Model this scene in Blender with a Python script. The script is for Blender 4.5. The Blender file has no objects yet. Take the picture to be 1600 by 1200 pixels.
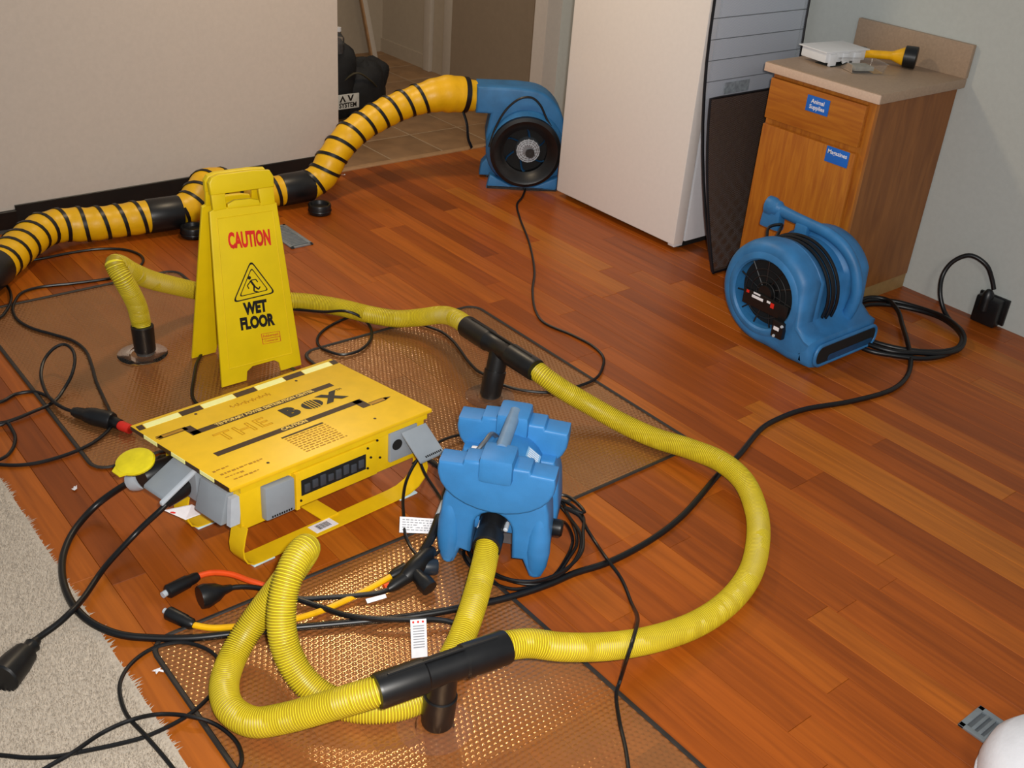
import bpy, bmesh, math, random
import numpy as np
from mathutils import Vector, Matrix
random.seed(7); rng = np.random.default_rng(7)
SC = bpy.context.scene
COL = SC.collection

# ------------------------------------------------------------------ camera, world, lights, exposure
cam_d = bpy.data.cameras.new('camera'); cam_d.sensor_width = 36.0; cam_d.lens = 37.8
cam_d.clip_start = 0.05
cam = bpy.data.objects.new('camera', cam_d); COL.objects.link(cam); SC.camera = cam
def set_camera(pitch, roll, yaw, height):
    p, ro, y = [math.radians(a) for a in (pitch, roll, yaw)]
    f = Vector((math.sin(y)*math.cos(p), math.cos(y)*math.cos(p), -math.sin(p)))
    r = Vector((math.cos(y), -math.sin(y), 0)); u = r.cross(f)
    r2 = r*math.cos(ro)+u*math.sin(ro); u2 = -r*math.sin(ro)+u*math.cos(ro)
    m = Matrix.Identity(4)
    for i in range(3):
        m[i][0] = r2[i]; m[i][1] = u2[i]; m[i][2] = -f[i]
    m[2][3] = height
    cam.matrix_world = m
set_camera(29.76, 4.63, 41.1, 1.76)

world = bpy.data.worlds.new('room_ambient'); SC.world = world; world.use_nodes = True
bg = world.node_tree.nodes['Background']; bg.inputs[0].default_value = (0.80, 0.90, 1.0, 1); bg.inputs[1].default_value = 0.25

def area_light(name, loc, target, size, power, color, spread=180):
    l = bpy.data.lights.new(name, 'AREA'); l.shape = 'DISK'; l.size = size; l.energy = power; l.color = color
    l.spread = math.radians(spread)
    o = bpy.data.objects.new(name, l); COL.objects.link(o); o.location = loc
    o.rotation_euler = (Vector(target)-Vector(loc)).to_track_quat('-Z', 'Y').to_euler()
    return o
area_light('ceiling_lamp', (2.18, 3.55, 2.40), (2.15, 3.4, 0), 0.30, 20, (1.0, 0.78, 0.52))
area_light('ceiling_lamp', (0.2, -1.2, 2.45), (0.4, -0.8, 0), 0.6, 34, (1.0, 0.90, 0.78))  # unseen overhead fill added behind the camera, not a known fitting
area_light('hall_fill', (3.2, 5.4, 2.40), (3.2, 5.4, 0), 0.35, 9, (1.0, 0.82, 0.62))  # added fill that brightens the hall; no fitting seen there
area_light('camera_flash', (0.06, -0.03, 1.83), (1.8, 2.05, 0.3), 0.06, 36, (1.0, 0.97, 0.93), 120)

SC.view_settings.view_transform = 'Standard'; SC.view_settings.look = 'None'
SC.view_settings.gamma = 1.0; SC.view_settings.exposure = 0.0
SC.view_settings.use_curve_mapping = False

# ------------------------------------------------------------------ materials
def lin(h):
    h = h.lstrip('#'); c = [int(h[i:i+2], 16)/255 for i in (0, 2, 4)]
    return tuple(x/12.92 if x <= .04045 else ((x+.055)/1.055)**2.4 for x in c)+(1.0,)
def nodes_of(name):
    m = bpy.data.materials.new(name); m.use_nodes = True
    nt = m.node_tree; b = nt.nodes['Principled BSDF']
    return m, nt, b
def mat(name, color, rough=.5, metal=0, var=.12, scale=30, bump=0.0, bscale=None, spec=.5, coat=0, stretch=None):
    m, nt, b = nodes_of(name); N = nt.nodes; L = nt.links
    c = lin(color)
    tc = N.new('ShaderNodeTexCoord'); src = tc.outputs['Object']
    if stretch:
        mp = N.new('ShaderNodeMapping'); mp.inputs['Scale'].default_value = stretch
        L.new(src, mp.inputs[0]); src = mp.outputs[0]
    no = N.new('ShaderNodeTexNoise'); no.inputs['Scale'].default_value = scale; no.inputs['Detail'].default_value = 4
    L.new(src, no.inputs['Vector'])
    rp = N.new('ShaderNodeValToRGB'); rp.color_ramp.elements[0].position = .3; rp.color_ramp.elements[1].position = .7
    rp.color_ramp.elements[0].color = tuple(x*(1-var) for x in c[:3])+(1,)
    rp.color_ramp.elements[1].color = tuple(min(1, x*(1+var)) for x in c[:3])+(1,)
    L.new(no.outputs['Fac'], rp.inputs[0]); L.new(rp.outputs[0], b.inputs['Base Color'])
    b.inputs['Roughness'].default_value = rough; b.inputs['Metallic'].default_value = metal
    b.inputs['Specular IOR Level'].default_value = spec
    if coat: b.inputs['Coat Weight'].default_value = coat; b.inputs['Coat Roughness'].default_value = .15
    if bump:
        n2 = N.new('ShaderNodeTexNoise'); n2.inputs['Scale'].default_value = bscale or scale*4; n2.inputs['Detail'].default_value = 3
        L.new(src, n2.inputs['Vector'])
        bp = N.new('ShaderNodeBump'); bp.inputs['Strength'].default_value = bump; bp.inputs['Distance'].default_value = .004
        L.new(n2.outputs['Fac'], bp.inputs['Height']); L.new(bp.outputs[0], b.inputs['Normal'])
    return m
def plank_material():
    m, nt, b = nodes_of('hardwood'); N = nt.nodes; L = nt.links
    geo = N.new('ShaderNodeNewGeometry'); oi = N.new('ShaderNodeObjectInfo')
    mul = N.new('ShaderNodeVectorMath'); mul.operation = 'MULTIPLY'; mul.inputs[1].default_value = (55, 2.6, 1)
    L.new(geo.outputs['Position'], mul.inputs[0])
    off = N.new('ShaderNodeMath'); off.operation = 'MULTIPLY'; off.inputs[1].default_value = 37
    L.new(oi.outputs['Random'], off.inputs[0])
    add = N.new('ShaderNodeVectorMath'); add.operation = 'ADD'
    L.new(mul.outputs[0], add.inputs[0]); L.new(off.outputs[0], add.inputs[1])
    n1 = N.new('ShaderNodeTexNoise'); n1.inputs['Scale'].default_value = 1.0; n1.inputs['Detail'].default_value = 6; n1.inputs['Distortion'].default_value = .6
    L.new(add.outputs[0], n1.inputs['Vector'])
    rp = N.new('ShaderNodeValToRGB'); cr = rp.color_ramp
    cr.elements[0].position = 0; cr.elements[0].color = lin('#85400f')
    cr.elements[1].position = 1; cr.elements[1].color = lin('#b2681f')
    for pos, c in ((.25, '#964a12'), (.5, '#a05014'), (.72, '#a75616'), (.93, '#ae5f1a')):
        e = cr.elements.new(pos); e.color = lin(c)
    L.new(oi.outputs['Random'], rp.inputs[0])
    r2 = N.new('ShaderNodeValToRGB'); r2.color_ramp.elements[0].position = .28; r2.color_ramp.elements[1].position = .72
    r2.color_ramp.elements[0].color = (.74, .70, .68, 1); r2.color_ramp.elements[1].color = (1.14, 1.12, 1.02, 1)
    L.new(n1.outputs['Fac'], r2.inputs[0])
    mx = N.new('ShaderNodeMix'); mx.data_type = 'RGBA'; mx.blend_type = 'MULTIPLY'; mx.inputs['Factor'].default_value = 1
    L.new(rp.outputs[0], mx.inputs['A']); L.new(r2.outputs[0], mx.inputs['B'])
    L.new(mx.outputs['Result'], b.inputs['Base Color'])
    b.inputs['Roughness'].default_value = .34; b.inputs['Specular IOR Level'].default_value = .36
    bp = N.new('ShaderNodeBump'); bp.inputs['Strength'].default_value = .08; bp.inputs['Distance'].default_value = .001
    L.new(n1.outputs['Fac'], bp.inputs['Height']); L.new(bp.outputs[0], b.inputs['Normal'])
    return m
def oak(name, a, b_, stretch, rough=.42):
    m, nt, b = nodes_of(name); N = nt.nodes; L = nt.links
    tc = N.new('ShaderNodeTexCoord'); mp = N.new('ShaderNodeMapping'); mp.inputs['Scale'].default_value = stretch
    L.new(tc.outputs['Object'], mp.inputs[0])
    n1 = N.new('ShaderNodeTexNoise'); n1.inputs['Scale'].default_value = 1; n1.inputs['Detail'].default_value = 7; n1.inputs['Distortion'].default_value = .8
    L.new(mp.outputs[0], n1.inputs['Vector'])
    rp = N.new('ShaderNodeValToRGB'); rp.color_ramp.elements[0].position = .3; rp.color_ramp.elements[1].position = .68
    rp.color_ramp.elements[0].color = lin(a); rp.color_ramp.elements[1].color = lin(b_)
    L.new(n1.outputs['Fac'], rp.inputs[0]); L.new(rp.outputs[0], b.inputs['Base Color'])
    b.inputs['Roughness'].default_value = rough
    return m
def clear_material(name, tint, haze, rough, haze_col=(.8, .78, .76, 1), ior=1.38, amber=0):
    m = bpy.data.materials.new(name); m.use_nodes = True; nt = m.node_tree; N = nt.nodes; L = nt.links
    N.clear(); out = N.new('ShaderNodeOutputMaterial')
    tr = N.new('ShaderNodeBsdfTransparent'); tr.inputs[0].default_value = tint
    gl = N.new('ShaderNodeBsdfGlossy'); gl.inputs['Roughness'].default_value = rough; gl.inputs[0].default_value = (1, 1, 1, 1)
    df = N.new('ShaderNodeBsdfDiffuse'); df.inputs[0].default_value = haze_col
    no = N.new('ShaderNodeTexNoise'); no.inputs['Scale'].default_value = 6
    tc = N.new('ShaderNodeTexCoord'); L.new(tc.outputs['Object'], no.inputs['Vector'])
    mr = N.new('ShaderNodeMapRange'); mr.inputs['To Min'].default_value = haze*.5; mr.inputs['To Max'].default_value = haze*1.5
    L.new(no.outputs['Fac'], mr.inputs[0])
    m1 = N.new('ShaderNodeMixShader'); L.new(mr.outputs[0], m1.inputs[0]); L.new(tr.outputs[0], m1.inputs[1]); L.new(df.outputs[0], m1.inputs[2])
    if amber:   # amber-tinted gloss on the sheet stands in for the sheen of varnished boards below
        ga = N.new('ShaderNodeBsdfGlossy'); ga.inputs['Roughness'].default_value = .2; ga.inputs[0].default_value = (1, .58, .22, 1)
        m3 = N.new('ShaderNodeMixShader'); m3.inputs[0].default_value = amber
        L.new(m1.outputs[0], m3.inputs[1]); L.new(ga.outputs[0], m3.inputs[2]); m1 = m3
    fr = N.new('ShaderNodeFresnel'); fr.inputs[0].default_value = ior
    m2 = N.new('ShaderNodeMixShader'); L.new(fr.outputs[0], m2.inputs[0]); L.new(m1.outputs[0], m2.inputs[1]); L.new(gl.outputs[0], m2.inputs[2])
    L.new(m2.outputs[0], out.inputs[0])
    return m
def mesh_screen_material(name, color, metal, rough, fill, pitch):
    m, nt, b = nodes_of(name); N = nt.nodes; L = nt.links
    b.inputs['Base Color'].default_value = lin(color); b.inputs['Metallic'].default_value = metal; b.inputs['Roughness'].default_value = rough
    tc = N.new('ShaderNodeTexCoord'); mp = N.new('ShaderNodeMapping'); mp.inputs['Scale'].default_value = (1/pitch, 1/pitch, 1/pitch)
    L.new(tc.outputs['Object'], mp.inputs[0])
    sep = N.new('ShaderNodeSeparateXYZ'); L.new(mp.outputs[0], sep.inputs[0])
    def M(op, a, bb=None, val=None):
        n = N.new('ShaderNodeMath'); n.operation = op
        L.new(a, n.inputs[0])
        if bb is not None: L.new(bb, n.inputs[1])
        if val is not None: n.inputs[1].default_value = val
        return n.outputs[0]
    s1 = M('ADD', sep.outputs[0], sep.outputs[2]); s2 = M('SUBTRACT', sep.outputs[0], sep.outputs[2])
    w1 = M('LESS_THAN', M('FRACT', s1), val=fill); w2 = M('LESS_THAN', M('FRACT', s2), val=fill)
    al = M('MAXIMUM', w1, w2)
    L.new(al, b.inputs['Alpha'])
    return m

M = {}
M['plank'] = plank_material()
M['subfloor'] = mat('subfloor', '#c98a55', .8, scale=20)
M['wall'] = mat('wall_paint', '#cabfb4', .9, var=.025, scale=60, bump=.12, bscale=260)
M['wall_cool'] = mat('wall_paint_grey', '#bcc0bb', .9, var=.025, scale=60, bump=.12, bscale=260)
M['hall_wall'] = mat('hall_paint', '#a89a86', .9, var=.03, scale=30, bump=.1, bscale=200)
M['trim'] = mat('trim_paint', '#bcb1a2', .6, var=.03)
M['trim_wood'] = mat('trim_wood', '#a9835c', .5, var=.1)
M['black_vinyl'] = mat('black_vinyl', '#171513', .45, var=.25, scale=14)
M['tile'] = mat('floor_tile', '#8c6a48', .42, var=.2, scale=9, bump=.1)
M['grout'] = mat('grout', '#a58e72', .9)
M['carpet'] = mat('carpet', '#bdb1a1', .95, var=.12, scale=140)
M['white_enamel'] = mat('white_enamel', '#ece6e0', .35, var=.015, scale=50, bump=.06, bscale=500)
M['white_enamel_cool_lit'] = mat('white_enamel_cool_lit', '#e4e6ea', .4, var=.015, scale=50, bump=.06, bscale=400)  # side enamel with its bluish daylight tint put into the colour
M['black'] = mat('black_plastic', '#121213', .38, var=.2, scale=40)
M['cord'] = mat('cord_rubber', '#0d0d0f', .38, var=.2, scale=60)
M['dark'] = mat('dark_void', '#0a0908', .8)
M['sign'] = mat('sign_yellow', '#e6c608', .42, var=.05, scale=12, bump=.05)
M['box'] = mat('powder_yellow', '#eebd1a', .38, var=.05, scale=25, bump=.05, bscale=300)
M['box_side'] = mat('powder_yellow_panel', '#e6bd12', .4, var=.05, scale=25)
M['tape_bright'] = mat('reflective_tape', '#fffaa6', .25, var=.04, scale=60)  # pale yellow tape, lightened to paint in its bright flash return
M['print_dark'] = mat('print_brown', '#3a2410', .5, var=.15)
M['print_black'] = mat('print_black', '#15130f', .5)
M['print_red'] = mat('print_red', '#d8291c', .5)
M['print_orange'] = mat('print_orange', '#cf6a1e', .5)
M['print_line'] = mat('print_line', '#b07c0c', .5)
M['print_cream'] = mat('print_cream', '#efc964', .5)
M['grey_cover'] = mat('grey_cover', '#8d949b', .42, var=.05, scale=20)
M['light_grey'] = mat('light_grey', '#b9c0c8', .4, var=.05)
M['white_paper'] = mat('white_paper', '#e9e8ec', .7, var=.04, scale=80)
M['white_pad'] = mat('white_pad', '#c3dde6', .6)
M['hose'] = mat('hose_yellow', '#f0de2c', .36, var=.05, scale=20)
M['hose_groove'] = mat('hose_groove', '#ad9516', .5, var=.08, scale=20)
M['duct'] = mat('duct_fabric', '#ecb508', .4, var=.07, scale=18, bump=.35, bscale=30)
M['blue'] = mat('blue_plastic', '#347cb8', .48, var=.07, scale=22, bump=.1, bscale=350)
M['blue_dirty'] = mat('blue_plastic_worn', '#2f72a8', .5, var=.16, scale=14, bump=.1, bscale=350)
M['blue_dark'] = mat('blue_dark', '#16466e', .5)
M['grey_metal'] = mat('grey_metal', '#7f8489', .35, metal=.7, var=.1)
M['grey_tube'] = mat('grey_tube', '#6d8ba8', .4, var=.08)
M['oak'] = oak('oak_vertical', '#a2591a', '#bd7522', (60, 60, 5))
M['oak_h'] = oak('oak_horizontal', '#a0581a', '#bb7321', (60, 5, 60))
M['oak_side_shaded'] = oak('cabinet_side_shaded', '#7c4a1e', '#945d29', (30, 60, 4), .5)  # dark brown side panel, its shade away from the lamp also put into the colour
M['laminate'] = mat('laminate', '#a58c74', .45, var=.08, scale=120)
M['laminate_edge'] = mat('laminate_edge', '#d3b8a2', .45, var=.06, scale=120)
M['label_blue'] = mat('label_blue', '#1868c8', .5, var=.04)
M['flash_yellow'] = mat('flashlight_yellow', '#f0b208', .35)
M['white_plastic'] = mat('white_plastic', '#e3e4e6', .4, var=.03)
M['clear_mat'] = clear_material('clear_mat', (.97, .94, .91, 1), .34, .13, (.50, .215, .075, 1), 1.32, .15)
M['clear_thin'] = clear_material('clear_thin', (.97, .95, .93, 1), .015, .05, ior=1.13)
M['clear'] = clear_material('clear_plastic', (.95, .94, .93, 1), .06, .08)
M['seam'] = mat('mat_tape', '#2b2622', .45, var=.2)
M['register'] = mat('register_metal', '#8f979c', .4, metal=.5, var=.12)
M['orange'] = mat('orange_cord', '#e5501a', .35)
M['yellow_cord'] = mat('yellow_cord', '#efb40c', .35)
M['bag'] = mat('bag_fabric', '#131416', .75, var=.4, scale=18, bump=.3)
M['cloth_white'] = mat('white_cover', '#dfe0e6', .7, var=.04, bump=.1)
M['screen_silver'] = mesh_screen_material('screen_silver', '#ccd3e0', .15, .45, .36, .0085)
M['screen_dark'] = mesh_screen_material('screen_dark', '#4d3c31', .1, .6, .66, .0075)
M['frame_black'] = mat('frame_black', '#0c0c12', .4)
M['lime'] = mat('inner_lime', '#d8cf2a', .5)

# ------------------------------------------------------------------ mesh helpers
class MB:
    def __init__(self): self.v = []; self.f = []; self.m = []
    def add(self, vs, fs, mi=0):
        o = len(self.v); self.v += [tuple(map(float, p)) for p in vs]
        self.f += [tuple(i+o for i in f) for f in fs]; self.m += [mi]*len(fs); return self
    def box(self, a, b, mi=0):
        (x0, y0, z0), (x1, y1, z1) = a, b
        return self.add([(x0,y0,z0),(x1,y0,z0),(x1,y1,z0),(x0,y1,z0),(x0,y0,z1),(x1,y0,z1),(x1,y1,z1),(x0,y1,z1)],
            [(3,2,1,0),(4,5,6,7),(0,1,5,4),(1,2,6,5),(2,3,7,6),(3,0,4,7)], mi)
    def cbox(self, a, b, c, mi=0):
        """box with chamfered edges"""
        bm = bmesh.new(); t = MB().box(a, b)
        vs = [bm.verts.new(p) for p in t.v]
        for f in t.f: bm.faces.new([vs[i] for i in f])
        bmesh.ops.bevel(bm, geom=bm.edges[:], offset=c, segments=2, profile=.6, affect='EDGES')
        bm.verts.index_update()
        self.add([v.co[:] for v in bm.verts], [tuple(v.index for v in f.verts) for f in bm.faces], mi); bm.free(); return self
    def prism(self, poly, d0, d1, axis='y', mi=0, bev=0):
        """poly = 2d outline; extruded along axis from d0 to d1. axis y: poly=(x,z); x: poly=(y,z); z: poly=(x,y)"""
        def P(p, d): return {'y': (p[0], d, p[1]), 'x': (d, p[0], p[1]), 'z': (p[0], p[1], d)}[axis]
        bm = bmesh.new(); n = len(poly)
        a = [bm.verts.new(P(p, d0)) for p in poly]; b = [bm.verts.new(P(p, d1)) for p in poly]
        bm.faces.new(a); bm.faces.new(list(reversed(b)))
        for i in range(n): bm.faces.new((a[i], b[i], b[(i+1) % n], a[(i+1) % n]))
        bmesh.ops.recalc_face_normals(bm, faces=bm.faces[:])
        if bev:
            es = [e for e in bm.edges if any(len(f.verts) == n for f in e.link_faces)] if n > 4 else bm.edges[:]
            bmesh.ops.bevel(bm, geom=es, offset=bev, segments=3, profile=.5, affect='EDGES', clamp_overlap=True)
        bmesh.ops.triangulate(bm, faces=[f for f in bm.faces if len(f.verts) > 6])
        bm.verts.index_update()
        self.add([v.co[:] for v in bm.verts], [tuple(v.index for v in f.verts) for f in bm.faces], mi); bm.free(); return self
    def tube(self, pts, r, n=10, mi=0, cap=True, flat=None, mis=None):
        P = np.array(pts, float); T, N_, B = frames(P)
        k = len(P); R = np.array([r]*k if np.isscalar(r) else r, float)
        th = np.arange(n)*2*math.pi/n; a, b = (1, 1) if flat is None else flat
        V = P[:, None]+R[:, None, None]*(a*np.cos(th)[None, :, None]*N_[:, None]+b*np.sin(th)[None, :, None]*B[:, None])
        vs = V.reshape(-1, 3).tolist(); fs = []; ms = []
        for i in range(k-1):
            for j in range(n):
                j2 = (j+1) % n
                fs.append((i*n+j, i*n+j2, (i+1)*n+j2, (i+1)*n+j)); ms.append(mi if mis is None else mis[i])
        if cap:
            fs.append(tuple(reversed(range(n)))); fs.append(tuple((k-1)*n+j for j in range(n))); ms += [mi, mi]
        o = len(self.v); self.v += [tuple(p) for p in vs]; self.f += [tuple(q+o for q in f) for f in fs]; self.m += ms
        return self
    def lathe(self, prof, n=24, c=(0, 0, 0), axis='z', mi=0, cap=True):
        """prof = [(radius, along)]"""
        vs = []; fs = []; k = len(prof)
        for r, h in prof:
            for j in range(n):
                t = 2*math.pi*j/n; x, y = r*math.cos(t), r*math.sin(t)
                p = {'z': (x, y, h), 'y': (x, h, y), 'x': (h, x, y)}[axis]
                vs.append((p[0]+c[0], p[1]+c[1], p[2]+c[2]))
        for i in range(k-1):
            for j in range(n):
                j2 = (j+1) % n; fs.append((i*n+j, i*n+j2, (i+1)*n+j2, (i+1)*n+j))
        if cap: fs.append(tuple(reversed(range(n)))); fs.append(tuple((k-1)*n+j for j in range(n)))
        return self.add(vs, fs, mi)
    def xf(self, fn):
        self.v = [tuple(fn(*p)) for p in self.v]; return self
    def build(self, name, mats, parent=None, smooth=True, angle=35, recalc=True):
        me = bpy.data.meshes.new(name); me.from_pydata(self.v, [], self.f)
        mats = mats if isinstance(mats, (list, tuple)) else [mats]
        for q in mats: me.materials.append(M[q] if isinstance(q, str) else q)
        if len(mats) > 1: me.polygons.foreach_set('material_index', self.m)
        if recalc:
            bm = bmesh.new(); bm.from_mesh(me); bmesh.ops.recalc_face_normals(bm, faces=bm.faces[:]); bm.to_mesh(me); bm.free()
        if smooth:
            me.polygons.foreach_set('use_smooth', [True]*len(me.polygons)); me.set_sharp_from_angle(angle=math.radians(angle))
        me.update()
        o = bpy.data.objects.new(name, me); COL.objects.link(o)
        if parent is not None: o.parent = parent
        return o
def frames(P):
    T = np.gradient(P, axis=0); T /= np.linalg.norm(T, axis=1)[:, None]+1e-12
    n0 = np.cross(T[0], (0, 0, 1.0))
    if np.linalg.norm(n0) < 1e-3: n0 = np.cross(T[0], (1.0, 0, 0))
    n0 /= np.linalg.norm(n0); Ns = [n0]
    for i in range(1, len(P)):
        n = Ns[-1]-T[i]*(Ns[-1]@T[i]); n /= np.linalg.norm(n)+1e-12; Ns.append(n)
    Ns = np.array(Ns); return T, Ns, np.cross(T, Ns)
def smooth_path(pts, step):
    """Catmull-Rom through the points, resampled at even steps"""
    P = np.array(pts, float)
    E = np.vstack([2*P[0]-P[1], P, 2*P[-1]-P[-2]]); out = []
    for i in range(1, len(E)-2):
        p0, p1, p2, p3 = E[i-1:i+3]
        d = [max(np.linalg.norm(b-a), 1e-6)**.5 for a, b in ((p0, p1), (p1, p2), (p2, p3))]
        t0, t1 = 0, d[0]; t2 = t1+d[1]; t3 = t2+d[2]
        for t in np.linspace(t1, t2, 24, endpoint=False):
            A1 = (t1-t)/(t1-t0)*p0+(t-t0)/(t1-t0)*p1; A2 = (t2-t)/(t2-t1)*p1+(t-t1)/(t2-t1)*p2; A3 = (t3-t)/(t3-t2)*p2+(t-t2)/(t3-t2)*p3
            B1 = (t2-t)/(t2-t0)*A1+(t-t0)/(t2-t0)*A2; B2 = (t3-t)/(t3-t1)*A2+(t-t1)/(t3-t1)*A3
            out.append((t2-t)/(t2-t1)*B1+(t-t1)/(t2-t1)*B2)
    out.append(P[-1]); Q = np.array(out)
    s = np.concatenate([[0], np.cumsum(np.linalg.norm(np.diff(Q, axis=0), axis=1))])
    k = max(2, int(round(s[-1]/step))+1); u = np.linspace(0, s[-1], k)
    return np.stack([np.interp(u, s, Q[:, i]) for i in range(3)], 1)
def tag(o, label, cat, group=None, kind=None):
    if label: o['label'] = label
    if cat: o['category'] = cat
    if group: o['group'] = group
    if kind: o['kind'] = kind
    return o
def structure(o, label=None):
    o['kind'] = 'structure'
    if label: o['label'] = label
    return o
def thing(name, label, cat, loc=(0, 0, 0), rotz=0, group=None):
    o = bpy.data.objects.new(name, None); COL.objects.link(o); o.location = loc; o.rotation_euler = (0, 0, rotz)
    o.empty_display_size = .05
    return tag(o, label, cat, group)
def text_mb(body, size, bold=0.0, outline=None, space=1.0):
    """flat lettering as mesh in the xy plane, centred"""
    cu = bpy.data.curves.new('lettering', 'FONT'); cu.body = body; cu.size = size; cu.align_x = 'CENTER'; cu.align_y = 'CENTER'
    cu.space_character = space; cu.resolution_u = 3
    if outline: cu.fill_mode = 'NONE'; cu.bevel_depth = outline; cu.bevel_resolution = 0
    else: cu.offset = bold; cu.extrude = .0003
    ob = bpy.data.objects.new('lettering', cu); COL.objects.link(ob)
    dg = bpy.context.evaluated_depsgraph_get(); me = bpy.data.meshes.new_from_object(ob.evaluated_get(dg))
    t = MB(); t.add([v.co[:] for v in me.vertices], [tuple(p.vertices) for p in me.polygons])
    bpy.data.objects.remove(ob); bpy.data.curves.remove(cu); bpy.data.meshes.remove(me)
    return t
def arc(cx, cy, r, a0, a1, n, ry=None):
    ry = ry or r
    return [(cx+r*math.cos(math.radians(a0+(a1-a0)*i/n)), cy+ry*math.sin(math.radians(a0+(a1-a0)*i/n))) for i in range(n+1)]
def rrect(x0, y0, x1, y1, r, n=4):
    return arc(x1-r, y1-r, r, 0, 90, n)+arc(x0+r, y1-r, r, 90, 180, n)+arc(x0+r, y0+r, r, 180, 270, n)+arc(x1-r, y0+r, r, 270, 360, n)

# ------------------------------------------------------------------ the setting
floor = structure(MB().box((.515, -.5, -.05), (3.94, 4.40, -.0135)).build('floor', 'subfloor', smooth=False), 'reddish brown hardwood strip floor')
pw, gap = .0826, .0007
plank_meshes = []
t = MB(); c = .0008; w = pw-gap
t.add([(-w/2,-.5,-.0125),(w/2,-.5,-.0125),(w/2,.5,-.0125),(-w/2,.5,-.0125),
       (-w/2,-.5,-c),(w/2,-.5,-c),(w/2,.5,-c),(-w/2,.5,-c),
       (-w/2+c,-.5+c,0),(w/2-c,-.5+c,0),(w/2-c,.5-c,0),(-w/2+c,.5-c,0)],
      [(0,1,5,4),(1,2,6,5),(2,3,7,6),(3,0,4,7),(4,5,9,8),(5,6,10,9),(6,7,11,10),(7,4,8,11),(8,9,10,11)])
proto = t.build('plank', 'plank', floor, smooth=False)
first = True; x = .515+pw/2; row = 0
while x-pw/2 < 3.94:
    y = -.5-random.random()*.6
    while y < 4.38:
        ln = random.choice((.55, .7, .85, 1.0, 1.15, 1.3))*random.uniform(.9, 1.1)
        y0, y1 = max(y, -.5), min(y+ln, 4.385)
        if y1-y0 > .03:
            o = proto if first else proto.copy()
            if not first: COL.objects.link(o); o.parent = floor
            first = False
            o.location = (x, (y0+y1)/2, random.uniform(-.0004, .0)); o.scale = (1, (y1-y0-gap), 1)
        y += ln
    x += pw; row += 1

structure(MB().box((-1.2, -.5, -.05), (.515, 4.36, .004)).build('floor_carpet', 'carpet', smooth=False), 'beige carpet base')
hall = structure(MB().box((2.3, 4.40, -.05), (4.15, 6.4, -.0018)).build('floor_hall', 'grout', smooth=False), 'brown tiled hall floor')
tp = MB().cbox((-.155, -.155, -.008), (.155, .155, 0), .003).build('tile', 'tile', hall)
k = 0
for i in range(6):
    for j in range(7):
        o = tp if k == 0 else tp.copy()
        if k: COL.objects.link(o); o.parent = hall
        k += 1; o.location = (2.455+i*.318, 4.572+j*.318, random.uniform(-.0006, .0004)); o.rotation_euler[2] = random.choice((0, 1, 2, 3))*math.pi/2
structure(MB().box((-1.2, 4.36, 0), (2.587, 4.48, 2.5)).build('wall_back', 'wall', smooth=False), 'off-white painted wall behind the striped duct')
structure(MB().box((3.94, -.5, 0), (4.06, 4.36, 2.5)).build('wall_right', 'wall_cool', smooth=False), 'pale grey wall behind the wooden cabinet')
structure(MB().box((3.84, 4.36, 0), (4.15, 4.46, 2.5)).build('wall_corner', 'wall', smooth=False), 'short wall beside the hall opening')
structure(MB().box((4.15, 4.46, 0), (4.27, 6.5, 2.5)).build('wall_hall_right', 'hall_wall', smooth=False))
structure(MB().box((2.0, 6.4, 0), (4.15, 6.5, 2.5)).build('wall_hall_back', 'hall_wall', smooth=False))
structure(MB().box((2.2, 4.48, 0), (2.3, 6.5, 2.5)).build('wall_hall_left', 'hall_wall', smooth=False))
d1 = structure(MB().box((4.115, 4.70, .01), (4.15, 5.56, 2.03)).build('door_1', mat('hall_door', '#8f7e6a', .6, var=.04), smooth=False))
for a, b in ((4.60, 4.70), (5.56, 5.66)):
    structure(MB().cbox((4.125, a, 0), (4.15, b, 2.1), .004).build('trim_1' if a < 5 else 'trim_2', 'trim'))
structure(MB().cbox((4.12, 5.80, 0), (4.15, 5.87, 2.3), .004).build('trim_3', 'trim'))
structure(MB().cbox((2.587, 4.372, -.01), (3.84, 4.412, .006), .003).build('trim_4', 'trim_wood'))
structure(MB().box((4.138, 5.88, 0), (4.15, 6.4, .09)).build('baseboard_hall', 'hall_wall', smooth=False))
# black cove base along the back wall, in two lengths
def cove(x0, x1, name, lean, h=.106):
    prof = [(0, .0), (-.016, 0), (-.012, .004), (-.004-lean*.2, .012), (-.003-lean, h-.002), (-.001-lean, h), (0, h)]
    poly = [(4.36+p[0], p[1]) for p in prof]
    return structure(MB().prism(poly, x0, x1, 'x').build(name, 'black_vinyl'))
cove(-1.2, 1.095, 'baseboard_back', .014, .088); cove(1.095, 2.587, 'baseboard_back', .003)

# carpet pile: uncountable tufts over the carpet base, ragged along the edge
nx, ny = 250, 640
gx, gy = np.meshgrid(np.linspace(-.50, .512, nx), np.linspace(.80, 3.40, ny))
bx = gx.ravel()+rng.normal(0, .0016, nx*ny); by = gy.ravel()+rng.normal(0, .0016, nx*ny)
edge = np.clip((bx-.492)/.02, 0, 1)
wave = .006*np.sin(by*37)+.004*np.sin(by*91+1)
hgt_ = rng.uniform(.007, .0125, nx*ny)*(1-.45*edge)
tipx = bx+rng.normal(0, .003, nx*ny)+edge*(rng.uniform(0, .014, nx*ny)+wave); tipy = by+rng.normal(0, .003, nx*ny)
V = np.zeros((nx*ny, 4, 3)); w0 = .0028
for q, a in enumerate((0, 2.094, 4.188)):
    V[:, q, 0] = bx+w0*math.cos(a); V[:, q, 1] = by+w0*math.sin(a); V[:, q, 2] = .002
V[:, 3, 0] = tipx; V[:, 3, 1] = tipy; V[:, 3, 2] = hgt_
ids = np.arange(nx*ny)[:, None, None]*4
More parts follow.
